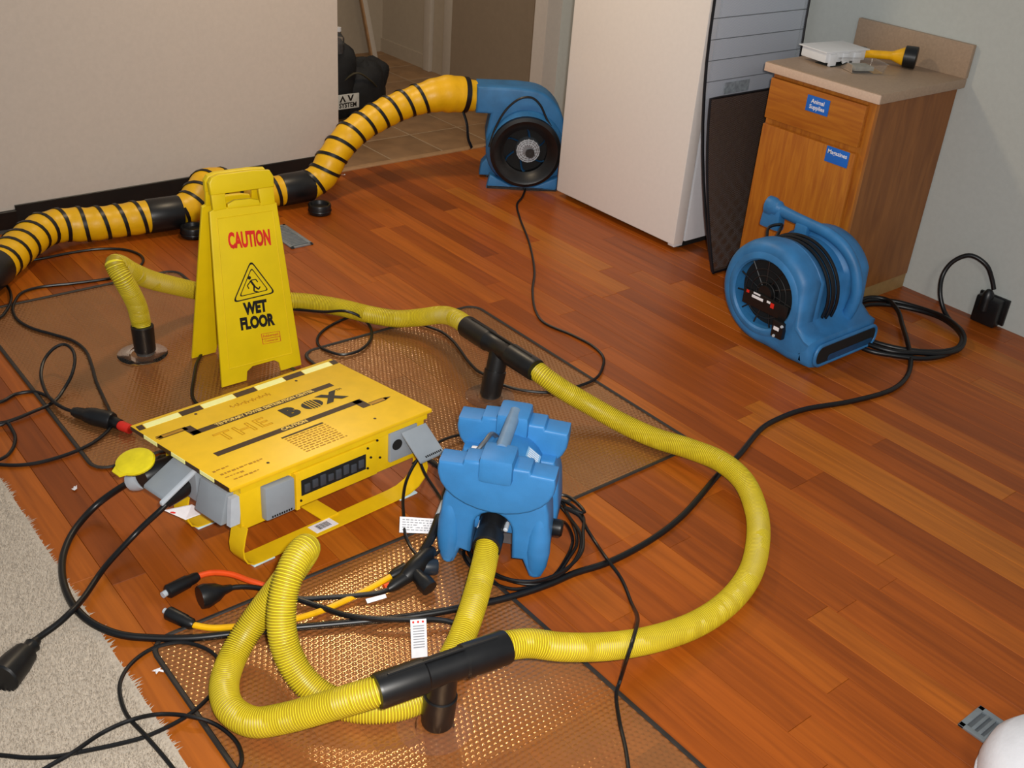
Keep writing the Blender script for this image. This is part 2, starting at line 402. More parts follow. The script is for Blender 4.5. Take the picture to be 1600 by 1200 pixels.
F = (ids+np.array([[0, 1, 3], [1, 2, 3], [2, 0, 3]])[None]).reshape(-1, 3)
me = bpy.data.meshes.new('carpet_pile'); me.from_pydata(V.reshape(-1, 3).tolist(), [], F.tolist()); me.materials.append(M['carpet'])
o = bpy.data.objects.new('carpet_pile', me); COL.objects.link(o)
tag(o, 'beige cut-pile carpet with a ragged edge in the lower left corner', 'carpet', kind='stuff')

# ------------------------------------------------------------------ clear floor drying mats with taped edges
def drying_mat(x0, y0, x1, y1, label):
    t = thing('drying_mat', label, 'mat', ((x0+x1)/2, (y0+y1)/2, 0), 0, 'clear drying mats taped to the floor')
    hx, hy = (x1-x0)/2, (y1-y0)/2
    pitch = .0144; ph = pitch*.866
    kx, ky = int((hx-.003)/(pitch/4)), int((hy-.003)/(ph/4)); nx, ny = 2*kx+1, 2*ky+1
    X, Y = np.meshgrid(np.arange(-kx, kx+1)*pitch/4, np.arange(-ky, ky+1)*ph/4)
    r_ = np.floor(Y/ph+.5); sx = (r_ % 2)*pitch/2
    dx = (X-sx)-np.floor((X-sx)/pitch+.5)*pitch; dy = Y-r_*ph
    d = np.sqrt(dx*dx+dy*dy)
    sm = .0008*np.sin(X*9+1.3)*np.sin(Y*7)
    Z = .0026+.0017*np.clip(1-(d/.0066)**2, 0, 1)+sm
    keep = (np.abs(X) < hx-.02) | (np.abs(Y) < hy-.02) | ((np.abs(X)-hx+.03)**2+(np.abs(Y)-hy+.03)**2 < .03**2)
    idx = np.arange(nx*ny).reshape(ny, nx)
    k4 = keep[:-1, :-1] & keep[1:, :-1] & keep[:-1, 1:] & keep[1:, 1:]
    F = np.stack([idx[:-1, :-1], idx[:-1, 1:], idx[1:, 1:], idx[1:, :-1]], -1)[k4]
    me = bpy.data.meshes.new('bubble_sheet'); me.from_pydata(np.stack([X, Y, Z], -1).reshape(-1, 3).tolist(), [], F.tolist())
    me.polygons.foreach_set('use_smooth', [True]*len(me.polygons)); me.materials.append(M['clear_mat'])
    o = bpy.data.objects.new('bubble_sheet', me); COL.objects.link(o); o.parent = t
    m = MB(); path = [(a, b, .0055) for a, b in rrect(-hx, -hy, hx, hy, .05, 5)]; path.append(path[0])
    path = [q for i, q in enumerate(path) if i == 0 or (abs(q[0]-path[i-1][0])+abs(q[1]-path[i-1][1])) > 1e-5]
    m.tube(path, .0048, 6, cap=False, flat=(1.3, .7)); m.build('edge_tape', 'seam', t)
    # port ring in the middle: thin clear flange around the hose socket
    m = MB().lathe([(.036, .0070), (.075, .0062), (.080, .0066), (.075, .0078), (.042, .0095), (.038, .018), (.036, .018)], 32, cap=False)
    m.build('port_flange', 'clear_thin', t)
    return t
drying_mat(.735, 2.545, 1.465, 3.685, 'clear bubbled plastic mat under the upright hose beside the caution sign')
drying_mat(1.54, 1.72, 2.27, 2.855, 'clear bubbled plastic mat lying behind the blue dryer, under the far black hose fitting')
drying_mat(.587, .71, 1.36, 1.838, 'clear bubbled plastic mat in the foreground below the hose fitting')

# ------------------------------------------------------------------ yellow power distribution box
BX = (.857, 1.949, 0.0)
t_box = thing('power_distribution_box', 'yellow metal power distribution box on skids with BOX lettering on its flat lid', 'power box', BX)
def BA(u, v, z): return (.9974*u-.2217*v, .0723*u+.975*v, z)
def bxb(mb, name, mats, parent=None, **k): return mb.xf(BA).build(name, mats, parent or t_box, **k)
body = bxb(MB().cbox((.03, .012, .112), (.592, .30, .242), .004), 'body', 'box_side')
# lid with turned-down lip
lid = bxb(MB().cbox((0, 0, .244), (.607, .392, .2555), .003), 'lid', 'box')
bxb(MB().box((.028, .004, .228), (.594, .012, .244)), 'lip', 'box_side')
zt = .2556
def flat(mb, name, m, parent=None): return bxb(mb, name, m, parent or lid, smooth=False)
def bars(polys, z0=zt, z1=zt+.0005):
    m = MB()
    for p in polys: m.prism(p, z0, z1, 'z')
    return m
def R4(u0, v0, u1, v1, s=0): return [(u0, v0), (u1, v0), (u1+s, v1), (u0+s, v1)]
for i, (a, b) in enumerate(((.022, .118), (.182, .276), (.343, .430), (.493, .584))):
    flat(bars([R4(a, .356, b, .379, .004)]), 'reflective_strip', 'tape_bright')
for a, b in ((.003, .020), (.120, .180), (.278, .341), (.432, .491), (.586, .604)):
    flat(bars([R4(a, .356, b, .379, .004)]), 'dark_strip', 'print_dark')
for i in range(7):
    v0 = .005+i*.055
    bxb(MB().box((-.0012, v0, .2445), (.0002, v0+.053, .2552)), 'reflective_strip' if i % 2 else 'dark_strip', 'tape_bright' if i % 2 else 'print_dark', lid, smooth=False)
flat(bars([R4(.085, .257, .506, .276), R4(.082, .257, .106, .304)]), 'printed_bar', 'print_dark')
flat(bars([R4(.012, .292, .092, .304)]), 'printed_arrow', 'print_line')
flat(bars([[(.008, .298), (.026, .292), (.026, .304)], R4(.012, .290, .092, .2925), R4(.012, .3035, .092, .306)]), 'printed_arrow_edge', 'print_dark')
flat(bars([R4(.066, .138, .500, .157), R4(.478, .112, .504, .157)]), 'printed_bar', 'print_dark')
flat(bars([R4(.506, .112, .562, .124)]), 'printed_arrow', 'print_line')
flat(bars([[(.574, .118), (.552, .111), (.552, .125)], R4(.506, .110, .552, .1125), R4(.506, .1235, .552, .126)]), 'printed_arrow_edge', 'print_dark')
flat(bars([R4(.228, .112, .352, .118)]), 'printed_rule', 'print_dark')
def put_text(body, size, u, v, m, name='lettering', bold=0, outline=None, z=zt+.0009, sx=1.0, space=1.0):
    t = text_mb(body, size, bold, outline, space)
    t.xf(lambda x, y, zz: (u+x*sx, v+y, z+zz)); return flat(t, name, m)
put_text('TEMPORARY POWER DISTRIBUTION CENTER', .0160, .298, .2665, 'print_cream', bold=.0003, sx=.90)
put_text('CAUTION', .017, .292, .1475, 'print_cream', bold=.0004)
put_text('THE', .062, .188, .2065, 'print_line', 'outline_lettering', outline=.0007, sx=1.22, space=1.1)
put_text('B', .060, .328, .208, 'print_black', 'big_lettering', bold=.0045, sx=1.1)
put_text('X', .060, .458, .208, 'print_black', 'big_lettering', bold=.0045, sx=1.15)
put_text('TM', .012, .500, .232, 'print_dark')
# the letter O, a solid disc cut by upright slits
m = MB()
for a, b in ((-.027, -.013), (-.0095, -.0045), (-.001, .004), (.0075, .0125), (.016, .030)):
    pts = []
    for q in np.linspace(a, b, 7): pts.append((.394+q, .209+.0225*math.sqrt(max(0, 1-((q-.0015)/.0295)**2))))
    for q in np.linspace(b, a, 7): pts.append((.394+q, .209-.0225*math.sqrt(max(0, 1-((q-.0015)/.0295)**2))))
    m.prism(pts, zt, zt+.0005, 'z')
flat(m, 'big_lettering', 'print_black')
rows = []
for i in range(9):
    v = .103-i*.0098; u = .230
    while u < .35:
        w = random.uniform(.005, .016); rows.append(R4(u, v, min(u+w, .353), v+.0042)); u += w+.004
flat(bars(rows), 'small_print', 'print_line')
rows = []
for v0, ua, ub in ((.083, .014, .05), (.062, .02, .135), (.044, .02, .06), (.026, .03, .1)):
    u = ua
    while u < ub:
        w = random.uniform(.004, .012); rows.append(R4(u, v0+random.uniform(-.002, .002), u+w, v0+.005)); u += w+.003
flat(bars(rows), 'small_print', 'print_line')
# pen scribble near the far edge
p = []
for i in range(46):
    p.append((.235+.0026*i, .322+.010*math.sin(i*1.9)*math.cos(i*.37), zt+.0004))
flat(MB().tube(smooth_path(p, .002), .0008, 4), 'scribble', 'print_line')
for u, v in ((.132, .041), (.462, .051), (.15, .345), (.45, .34)):
    bxb(MB().lathe([(.004, zt), (.0035, zt+.001)], 8, (0, 0, 0)).xf(lambda x, y, z, u=u, v=v: (x+u, y+v, z)), 'screw', 'print_dark', lid)
# front: breaker panel with black breaker window
pn = bxb(MB().cbox((.172, .002, .118), (.428, .013, .224), .003), 'breaker_panel', 'box_side')
bxb(MB().box((.172, -.006, .118), (.182, .004, .226)), 'flange', 'box', pn)
bxb(MB().box((.193, .000, .150), (.389, .004, .196)), 'breaker_window', 'dark', pn, smooth=False)
for i in range(8):
    u = .200+i*.0235
    bxb(MB().cbox((u, -.004, .158+.004*(i % 2)), (u+.016, .001, .182+.004*(i % 3)), .002), 'breaker_switch', mat('breaker_grey', '#3d4148', .4) if i == 0 else bpy.data.materials['breaker_grey'], pn)
for u, z in ((.183, .203), (.395, .212), (.190, .137), (.395, .150), (.405, .18), (.443, .16), (.425, .225)):
    bxb(MB().lathe([(.0035, 0), (.003, -.003)], 8, (u, .0015 if u < .43 else .011, z), 'y'), 'screw', 'print_black')
def cover(mb, name, parent=None): return bxb(mb, name, 'grey_cover', parent)
def print_marks(fn, name, parent, w=.06, n=9):
    m = MB()
    for i in range(n):
        x = -w/2+w*i/n; m.box((x, 0, 0), (x+w/n*.65, .0006, .006))
    m.xf(fn); return bxb(m, name, 'print_black', parent, smooth=False)
# outlet cover, closed, at the left of the front
cv = cover(MB().cbox((.084, -.010, .126), (.166, .011, .222), .005), 'outlet_cover')
print_marks(lambda x, y, z: (.128+x, -.0110+y*0, .131+z), 'marking', cv)
# outlet at the right of the front, cover flipped up
ob_ = cover(MB().cbox((.470, .002, .135), (.560, .012, .226), .003), 'outlet_base')
bxb(MB().lathe([(.016, .003), (.016, .0005)], 16, (.492, 0, .185), 'y'), 'socket', 'dark', ob_)
fl = MB().cbox((0, -.004, 0), (.088, .004, .098), .003)
ca, sa = math.cos(math.radians(-58)), math.sin(math.radians(-58))
fl.xf(lambda x, y, z: (.500+x*.93+z*.10, -.004-(z)*.62, .218-z*.70+x*.02+y))
cv = cover(fl, 'flipped_cover')
print_marks(lambda x, y, z: (.500+(.05+x)*.93+(.092-z)*.10, -.0085-(.092-z)*.62, .2235-(.092-z)*.70+(.05+x)*.02), 'marking', cv)
# left end: closed cover, flipped cover, inlet
cv = cover(MB().cbox((.006, .035, .132), (.032, .135, .218), .004).xf(lambda u, v, z: (u-.25*(.218-z)+.006, v, z)), 'outlet_cover')
bxb(MB().box((.006, .014, .134), (.032, .028, .214)).xf(lambda u, v, z: (u-.1*(.218-z)+.004, v, z)), 'end_flange', 'light_grey')
cover(MB().cbox((.010, .150, .135), (.032, .232, .222), .003), 'outlet_base')
fl = MB().cbox((0, 0, 0), (.009, .080, .100), .003).xf(lambda x, y, z: (.012-z*.86+x*.3, .155+y, .224-z*.50+x))
cv = cover(fl, 'flipped_cover')
bxb(MB().cbox((0, 0, 0), (.010, .010, .115), .003).xf(lambda x, y, z: (.016-z*.86, .146+y*1.2, .226-z*.52+x)), 'cover_hinge', 'light_grey')
print_marks(lambda x, y, z: (.010-.086, .195+x, .186-.0), 'marking', cv, .05)
# inlet with round yellow flap and black plug body
bxb(MB().lathe([(.034, 0), (.034, -.07), (.030, -.085)], 20, (0, 0, 0), 'x').xf(lambda x, y, z: (.03+x, .27+y*.9, .178+z*.9)), 'inlet', 'black')
capm = MB().lathe([(.001, .006), (.030, .007), (.040, .004), (.042, -.002), (.040, -.008), (.001, -.010)], 28, cap=False)
capm.add([(-.05, -.012, -.003), (-.035, -.02, -.003), (-.035, .02, -.003), (-.05, .012, -.003), (-.05, -.012, .003), (-.035, -.02, .003), (-.035, .02, .003), (-.05, .012, .003)],
         [(3,2,1,0),(4,5,6,7),(0,1,5,4),(1,2,6,5),(2,3,7,6),(3,0,4,7)])
cc, ss = math.cos(.35), math.sin(.35)
capm.xf(lambda x, y, z: (-.058+1.1*x*cc-z*ss, .285+y*1.15, .222+x*ss+z*cc))
bxb(capm, 'inlet_flap', mat('flap_yellow', '#e2cf1c', .35))
# skids: two bent flat bars and a cross strap
def strip(path, v0, v1, th=.004):
    P = np.array(path); T = np.gradient(P, axis=0); T /= np.linalg.norm(T, axis=1)[:, None]; Nn = np.stack([-T[:, 1], T[:, 0]], 1)
    a = P+Nn*th/2; b = P-Nn*th/2; poly = [tuple(q) for q in a]+[tuple(q) for q in b[::-1]]
    m = MB(); n = len(P); vs = []
    for v in (v0, v1): vs += [(q[0], v, q[1]) for q in a]+[(q[0], v, q[1]) for q in b]
    fs = []; o = 2*n
    for i in range(n-1):
        fs += [(i, i+1, o+i+1, o+i), (n+i+1, n+i, o+n+i, o+n+i+1), (i+1, i, n+i, n+i+1), (o+i, o+i+1, o+n+i+1, o+n+i)]
    fs += [(0, o, o+n, n), (n-1, 2*n-1, o+2*n-1, o+n-1)]
    return m.add(vs, fs)
sk = [(.034, .125), (.026, .095), (.020, .065), (.021, .040), (.030, .020), (.046, .009), (.07, .007)]+[(.12+.1*i, .007) for i in range(4)]+[(.50, .007), (.535, .010), (.565, .022), (.588, .045), (.594, .075), (.588, .10), (.578, .118)]
for v0 in (-.004, .215):
    s = bxb(strip(sk, v0, v0+.052), 'skid', 'box_side')
    for u in (.045, .50):
        bxb(MB().cbox((u, v0+.004, .0005), (u+.06, v0+.050, .005), .0015).xf(lambda u_, v_, z_: (u_, v_-.006, z_)), 'foot_pad', 'white_pad', s)
bxb(MB().cbox((.285, .04, .009), (.335, .225, .013), .001), 'cross_strap', 'box_side')
lb = bxb(MB().box((.238, .004, .0092), (.305, .040, .0098)), 'paper_label', 'white_paper', smooth=False)
m = MB(); u = .253
while u < .290:
    w = random.choice((.001, .002)); m.box((u, .012, .0098), (u+w, .033, .0101)); u += w+random.choice((.0008, .0015))
bxb(m, 'barcode', 'print_black', lb, smooth=False)

# ------------------------------------------------------------------ caution sign
SG = (1.3595, 2.895, .006)
t_sign = thing('caution_sign', 'yellow folding caution wet floor sign standing behind the power box', 'sign', SG)
def panel(front):
    k = .0135
    def w(s): return .1405-.052*s-.0
    def X(e, s): return e*(.1405-.056*s)+k*s
    low = [(X(-1, 0), 0), (-.056, 0), (-.050, .030), (-.030, .042), (.045, .042), (.062, .030), (.066, 0), (X(1, 0), 0)]
    low += [(X(1, .30), .30), (X(1, .545), .545), (.108, .552), (-.083, .562), (X(-1, .555), .555), (X(-1, .30), .30)]
    m = MB().prism(low, -.005, .005, 'y', bev=.002)
    m.prism([(-.090, .555), (-.048, .556), (-.046, .605), (-.090, .610)], -.006, .006, 'y', bev=.002)
    m.prism([(.064, .545), (.112, .545), (.112, .602), (.062, .600)], -.006, .006, 'y', bev=.002)
    m.prism([(-.092, .604), (.113, .597), (.115, .630), (.104, .650), (.05, .657), (-.06, .661), (-.084, .655), (-.094, .640)], -.011, .008, 'y', bev=.004)
    m.prism([(-.045, .556), (.062, .548), (.058, .566), (.03, .574), (-.02, .578), (-.043, .570)], -.009, .004, 'y', bev=.003)
    # raised frame around the message field
    fr = [(X(-.80, .05), .055), (X(.80, .05), .05), (X(.84, .52), .525), (X(-.80, .52), .532)]
    for i in range(4):
        a, b = fr[i], fr[(i+1) % 4]
        m.tube([(a[0], -.0052, a[1]), (b[0], -.0052, b[1])], .0016, 6)
    return m
def sign_front(x, d, s): return (x, -.112+s*.154+d*.988, s*.988-d*.154)
def sign_back(x, d, s): return (x*.985+.0, .112-s*.150-d*.988, s*.985-d*.15)
sf = panel(True).xf(sign_front).build('front_panel', 'sign', t_sign)
panel(False).xf(sign_back).build('back_panel', 'sign', t_sign)
MB().tube([(-.085, .0, .612), (.115, .0, .606)], .007, 10).build('hinge', 'sign', t_sign)
def sign_text(body, size, x, s, m, bold, sx, slope=0, name='lettering'):
    t = text_mb(body, size, bold)
    t.xf(lambda a, b, c: sign_front(x+a*sx, -.0058-c, s+b+slope*a)); return t.build(name, m, sf, smooth=False)
sign_text('CAUTION', .066, .013, .449, 'print_red', .0030, .465, -.05)
sign_text('WET', .052, .004, .231, 'print_black', .0030, .68, -.04)
sign_text('FLOOR', .052, .003, .183, 'print_black', .0030, .68, -.06)
def ring_poly(pts, w, m):
    P = np.array(pts, float); c = P.mean(0); Q = [c+(p-c)*(1-w) for p in P]; n = len(P)
    for i in range(n):
        j = (i+1) % n; m.prism([tuple(P[i]), tuple(P[j]), tuple(Q[j]), tuple(Q[i])], -.0064, -.0056, 'y')
    return m
def rtri(a, b, c, r):
    out = []
    P = [np.array(q, float) for q in (a, b, c)]
    for i in range(3):
        p = P[i]; q = P[i-1]; s = P[(i+1) % 3]; d1 = (q-p)/np.linalg.norm(q-p); d2 = (s-p)/np.linalg.norm(s-p)
        for tt in (0, .25, .5, .75, 1): out.append(tuple((1-tt)**2*(p+d1*r)+2*tt*(1-tt)*p+tt*tt*(p+d2*r)))
    return out
m = MB(); ring_poly(rtri((.008, .386), (.078, .264), (-.069, .264), .018), .085, m); ring_poly(rtri((.007, .362), (.055, .278), (-.045, .278), .010), .085, m)
m.xf(sign_front).build('warning_triangle', 'print_black', sf, smooth=False)
m = MB()
for a, b, w in (((-.002, .322), (.010, .300), .004), ((.010, .300), (.022, .288), .003), ((.022, .288), (.028, .296), .0025), ((.008, .302), (.006, .286), .003), ((.006, .286), (.020, .279), .0025), ((-.001, .320), (-.014, .308), .002), ((-.014, .308), (-.010, .297), .002), ((.0, .322), (.016, .322), .002), ((.016, .322), (.022, .312), .002)):
    d = np.array(b)-np.array(a); n = np.array((-d[1], d[0]))/np.linalg.norm(d)*w*.8; a = np.array(a); b = np.array(b)
    m.prism([tuple(a+n), tuple(b+n), tuple(b-n), tuple(a-n)], -.0064, -.0056, 'y')
m.prism(arc(-.004, .331, .0055, 0, 330, 11), -.0064, -.0056, 'y')
m.xf(sign_front).build('slipping_figure', 'print_black', sf, smooth=False)
m = MB(); ring_poly([(.011, .142), (.076, .136), (.077, .101), (.013, .106)], .07, m); m.prism([(.012, .124), (.076, .119), (.076, .117), (.012, .122)], -.0064, -.0056, 'y')
m.xf(sign_front).build('logo_box', 'print_orange', sf, smooth=False)
sign_text('Rubbermaid', .0125, .0435, .1295, 'print_orange', .0002, .88, -.07, 'logo_lettering')
sign_text('Commercial', .0105, .0435, .1125, 'print_orange', .0001, .9, -.07, 'logo_lettering')

# ------------------------------------------------------------------ blue dryer with handle
t_dry = thing('floor_dryer', 'blue plastic drying blower with grey top handle and black hose port', 'dryer', (1.38, 1.608, 0), math.radians(-49.7))
def shell(side):
    # front view outline of the leg section with arch
    out = [(-.118, .255), (.118, .255), (.132, .20), (.140, .12), (.138, .06), (.126, .006), (.112, 0), (.098, .004), (.078, .052), (.050, .050)]
    out += [(p[0]-.003, p[1]) for p in arc(0, .13, .049, 0, 180, 10)]
    out += [(-.056, .046), (-.082, .052), (-.102, .004), (-.113, 0), (-.126, .006), (-.140, .055), (-.139, .12), (-.132, .20)]
    return out
legs = MB().prism(shell(0), 0, .085, 'y', bev=.010)
legs.prism(shell(0), .150, .235, 'y', bev=.010)
legs.cbox((-.112, .03, .10), (.112, .21, .225), .02)
legs.build('body', 'blue', t_dry)
# swollen knees left and right
for s in (-1, 1):
    MB().lathe([(.001, 0), (.016, .006), (.026, .035), (.031, .08), (.029, .13), (.020, .18), (.008, .215), (.001, .225)], 20, (s*.113, .004, .0), 'z', cap=False).xf(lambda x, y, z: (x, y*.8+.012, z)).build('leg', 'blue', t_dry)
def shield(y0, y1):
    top = [(.143, .300), (.141, .322), (.084, .324), (.080, .334), (.044, .334), (-.044, .336), (-.080, .334), (-.084, .322), (-.141, .320), (-.144, .298)]
    low = [(.143*math.cos(math.radians(a)), .292+.098*math.sin(math.radians(a))) for a in range(184, 357, 14)]
    return MB().prism(top+low, y0, y1, 'y', bev=.011)
for nm, y0, y1 in (('front_shield', -.020, .045), ('back_shield', .185, .252)):
    sh = shield(y0, y1).build(nm, 'blue', t_dry)
    MB().cbox((-.043, y0-.012, .286), (.041, y1+.008, .356), .014).build('handle_block', 'blue', sh)
MB().lathe([(.001, .03), (.085, .03), (.092, .06), (.092, .18), (.085, .21), (.001, .21)], 28, (0, 0, .215), 'y', cap=False).build('motor_drum', 'blue', t_dry)
MB().tube([(-.001, .035, .345), (-.001, .215, .345)], .0165, 18).build('handle', 'grey_tube', t_dry)
MB().box((-.050, .098, .02), (.046, .104, .13)).build('grey_plate', 'grey_metal', t_dry, smooth=False)
pt = MB().lathe([(.034, .09), (.036, .05), (.036, .03), (.033, .028), (.032, -.006), (.036, -.010), (.036, -.045), (.031, -.047), (.030, .0)], 24, (-.006, 0, .135), 'y', cap=False)
pt.xf(lambda x, y, z: (x, y, z+.35*(y-.03) if y < .03 else z)).build('hose_port', 'black', t_dry)
for x, z in ((-.036, .128), (.030, .136)):
    MB().lathe([(.006, .02), (.006, -.008), (.003, -.010)], 10, (x, .01, z), 'y').build('port_bolt', 'light_grey', t_dry)
lab = MB().box((-.022, -.022, 0), (.022, .022, .0008)).xf(lambda x, y, z: (.066+x*.75+z, .128+y, .281-x*.55)).build('label_plate', mat('label_lightblue', '#7fb1d6', .4), t_dry, smooth=False)
m = MB()
for i in range(5): m.box((-.018, -.017+i*.008, .001), (.016, -.0135+i*.008, .0014))
m.xf(lambda x, y, z: (.066+x*.75+z, .128+y, .281-x*.55)).build('label_print', 'white_paper', lab, smooth=False)
MB().lathe([(.001, .0), (.020, .0), (.022, .004), (.022, .03), (.018, .034), (.001, .034)], 20, (.125, .03, .115), 'x', cap=False).xf(lambda x, y, z: (x+.005, y+.045, z)).build('knob', 'black', t_dry)
MB().tube(smooth_path([(-.035, .16, .30), (-.045, .14, .318), (-.055, .10, .315), (-.07, .075, .30)], .006), .006, 8).build('cable_clip', 'grey_metal', t_dry)
MB().cbox((-.085, .072, .285), (-.062, .098, .305), .006).build('clip_end', 'white_paper', t_dry)

# ------------------------------------------------------------------ refrigerator
t_fr = thing('refrigerator', 'white refrigerator with plain door standing beside the leaning mesh screens', 'refrigerator', (3.335, 3.23, 0))
MB().cbox((0, -.386, .028), (.062, .386, 1.72), .008).build('door', 'white_enamel', t_fr)
MB().cbox((.075, -.382, .030), (.60, .382, 1.73), .006).build('body', 'white_enamel_cool_lit', t_fr)
MB().box((.060, -.37, .035), (.077, .37, 1.70)).build('door_gasket', mat('gasket', '#aab6c4', .6), t_fr, smooth=False)
MB().box((.050, -.37, .004), (.58, .37, .032)).build('kick_plate', 'dark', t_fr, smooth=False)
MB().cbox((.014, -.378, .014), (.066, -.340, .029), .003).build('hinge', 'white_plastic', t_fr)
for x in (.10, .52):
    for y in (-.33, .33): MB().lathe([(.018, 0), (.02, .03)], 12, (x, y, 0)).build('foot', 'black', t_fr)

# ------------------------------------------------------------------ mesh screens leaning between refrigerator and cabinet
def screen(name, label, outline, mesh_mat, r, fnY, rot=None):
    """outline = [(x, z)] ; fnY(z) gives the lean/bow in y"""
    root = thing(name, label, 'screen', (outline[0][0], fnY(0), 0), 0, 'mesh screens by the refrigerator')
    ox, oy = outline[0][0], fnY(0)
    P = [(x-ox, fnY(z)-oy, z) for x, z in outline]
    path = []
    for i in range(len(P)):
        a, b = np.array(P[i]), np.array(P[(i+1) % len(P)])
        for tt in np.linspace(0, 1, 14, endpoint=False):
            q = a+(b-a)*tt; q[1] = fnY(q[2])-oy; path.append(tuple(q))
    path.append(path[0])
    MB().tube(path, r, 8, cap=False).build('frame', 'frame_black', root)
    xs = [p[0] for p in P]; zs = [p[2] for p in P]; x0, x1, z0, z1 = min(xs), max(xs), min(zs), max(zs)
    m = MB(); n = 22; vs = []
    for i in range(n+1):
        z = z0+(z1-z0)*i/n; vs += [(x0, fnY(z)-oy, z), (x1, fnY(z)-oy, z)]
    m.add(vs, [(2*i, 2*i+1, 2*i+3, 2*i+2) for i in range(n)]); m.build('mesh', mesh_mat, root, recalc=False)
    return root, (x0, x1, z0, z1, oy)
def bowA(z): return 2.595+.215*(1-(1-min(z, 1.0)/1.0)**2.0)+max(0, z-1.0)*.03
sA, (x0, x1, z0, z1, oy) = screen('mesh_screen', 'tall silvery mesh screen with bowed black frame leaning against the refrigerator', [(3.315, .008), (3.905, .008), (3.905, 1.62), (3.315, 1.62)], 'screen_silver', .006, bowA)
for i, z in enumerate((.74, .82, .90, .98, 1.06, 1.14, 1.22)):
    MB().tube([(x0, bowA(z)-oy, z), (x1, bowA(z)-oy, z)], .0016, 6).build('cross_wire', 'grey_metal', sA)
MB().box((.11, bowA(.70)-oy-.008, .685), (.26, bowA(.70)-oy-.004, .73)).build('sticker', mat('sticker_grey', '#8d959c', .5, var=.3, scale=60), sA, smooth=False)
def bowB(z): return 2.582+.165*(1-(1-min(z, .72)/.72)**1.6)
screen('mesh_screen', 'shorter dark brown mesh screen propped against the taller silvery one', [(3.305, .008), (3.86, .008), (3.86, .690), (3.305, .690)], 'screen_dark', .005, bowB)

# ------------------------------------------------------------------ cabinet with laminate top
t_cab = thing('base_cabinet', 'oak base cabinet with one drawer above one door and laminate top', 'cabinet', (3.41, 2.315, 0))
MB().box((.02, -.228, .062), (.524, .228, .832)).build('body', 'oak_side_shaded', t_cab, smooth=False)
MB().box((.07, -.225, .0), (.524, .225, .064)).build('toe_kick', mat('toe_board', '#9a7a4a', .6, var=.1), t_cab, smooth=False)
ff = MB()
for a, b in (((0, -.230, .062), (.022, -.196, .832)), ((0, .196, .062), (.022, .230, .832)), ((0, -.196, .800), (.022, .196, .832)), ((0, -.196, .630), (.022, .196, .672)), ((0, -.196, .062), (.022, .196, .110))):
    ff.cbox(a, b, .0015)
ff.build('face_frame', 'oak', t_cab)
dr = MB().cbox((-.020, -.203, .662), (.001, .226, .815), .005).build('drawer', 'oak_h', t_cab)
dd = MB().cbox((-.020, -.203, .085), (.001, .226, .640), .005).build('door', 'oak', t_cab)
def cab_label(parent, y, z, lines):
    l = MB().cbox((-.0225, -.050, -.029), (-.0198, .050, .029), .0008).xf(lambda a, b, c: (a, b+y, c+z)).build('blue_label', 'label_blue', parent)
    for i, s in enumerate(lines):
        t = text_mb(s, .021, .0004)
        t.xf(lambda a, b, c: (-.0229-c, y-a, z+b+(.0105-.021*i))).build('lettering', 'white_paper', l, smooth=False)
cab_label(dr, -.003, .766, ('Animal', 'Supplies'))
cab_label(dd, -.131, .610, ('Magazines',))
ct = MB().cbox((-.032, -.256, .832), (.526, .256, .870), .008).build('countertop', 'laminate', t_cab)
MB().cbox((-.0335, -.2565, .834), (-.026, .2565, .866), .003).build('front_edge', 'laminate_edge', ct)
MB().cbox((.505, -.256, .868), (.527, .252, .992), .004).build('backsplash', 'laminate', t_cab)

# things on the cabinet
wb = thing('white_tray', 'shallow white plastic tray lying upside down on the cabinet top', 'tray', (3.635, 2.455, .871), math.radians(-8))
MB().cbox((-.105, -.06, .012), (.105, .07, .052), .006).build('body', 'white_plastic', wb)
MB().cbox((-.115, -.068, .050), (.115, .078, .055), .002).build('rim', 'white_plastic', wb)
for x in (-.07, 0.0, .06): MB().cbox((x-.018, -.066, .0), (x+.018, -.056, .045), .003).build('rib', 'white_plastic', wb)
fl = thing('flashlight', 'yellow flashlight with black head lying on the cabinet top', 'flashlight', (3.79, 2.36, .871), math.radians(-63))
MB().lathe([(.001, -.13), (.014, -.13), (.016, -.12), (.016, .04), (.018, .05), (.034, .088), (.034, .092)], 20, (0, 0, .040), 'x').xf(lambda x, y, z: (x, y, z-.10*(.09-x)*.9+.0)).build('body', 'flash_yellow', fl)
MB().lathe([(.034, .09), (.040, .092), (.041, .135), (.038, .138), (.001, .134)], 22, (0, 0, .041), 'x').build('head', 'black', fl)
MB().cbox((-.10, -.006, .046), (-.05, .006, .052), .002).build('switch', 'black', fl)
cb = thing('clear_tub', 'small clear plastic tub on the cabinet top in front of the flashlight', 'tub', (3.62, 2.31, .871), math.radians(-25))
m = MB(); p = rrect(-.075, -.055, .075, .055, .015); n = len(p)
vs = [(a*.9, b*.9, .001) for a, b in p]+[(a, b, .032) for a, b in p]+[(a*1.07, b*1.07, .033) for a, b in p]
fs = [tuple(range(n))]+[(i, (i+1) % n, n+(i+1) % n, n+i) for i in range(n)]+[(n+i, n+(i+1) % n, 2*n+(i+1) % n, 2*n+i) for i in range(n)]
m.add(vs, fs).build('tub', 'clear', cb)
MB().cbox((-.05, -.03, .004), (.03, .035, .020), .003).build('contents', mat('grey_contents', '#9a9a92', .6, var=.2), cb)
tag(MB().cbox((3.545, 2.395, .8705), (3.70, 2.47, .8735), .001).build('tray_shade', mat('tray_shade', '#262a26', .6)), 'dark sheet put in as the shade under the white tray on the cabinet', 'shade')  # dark sheet laid in as the shadow beneath the raised tray

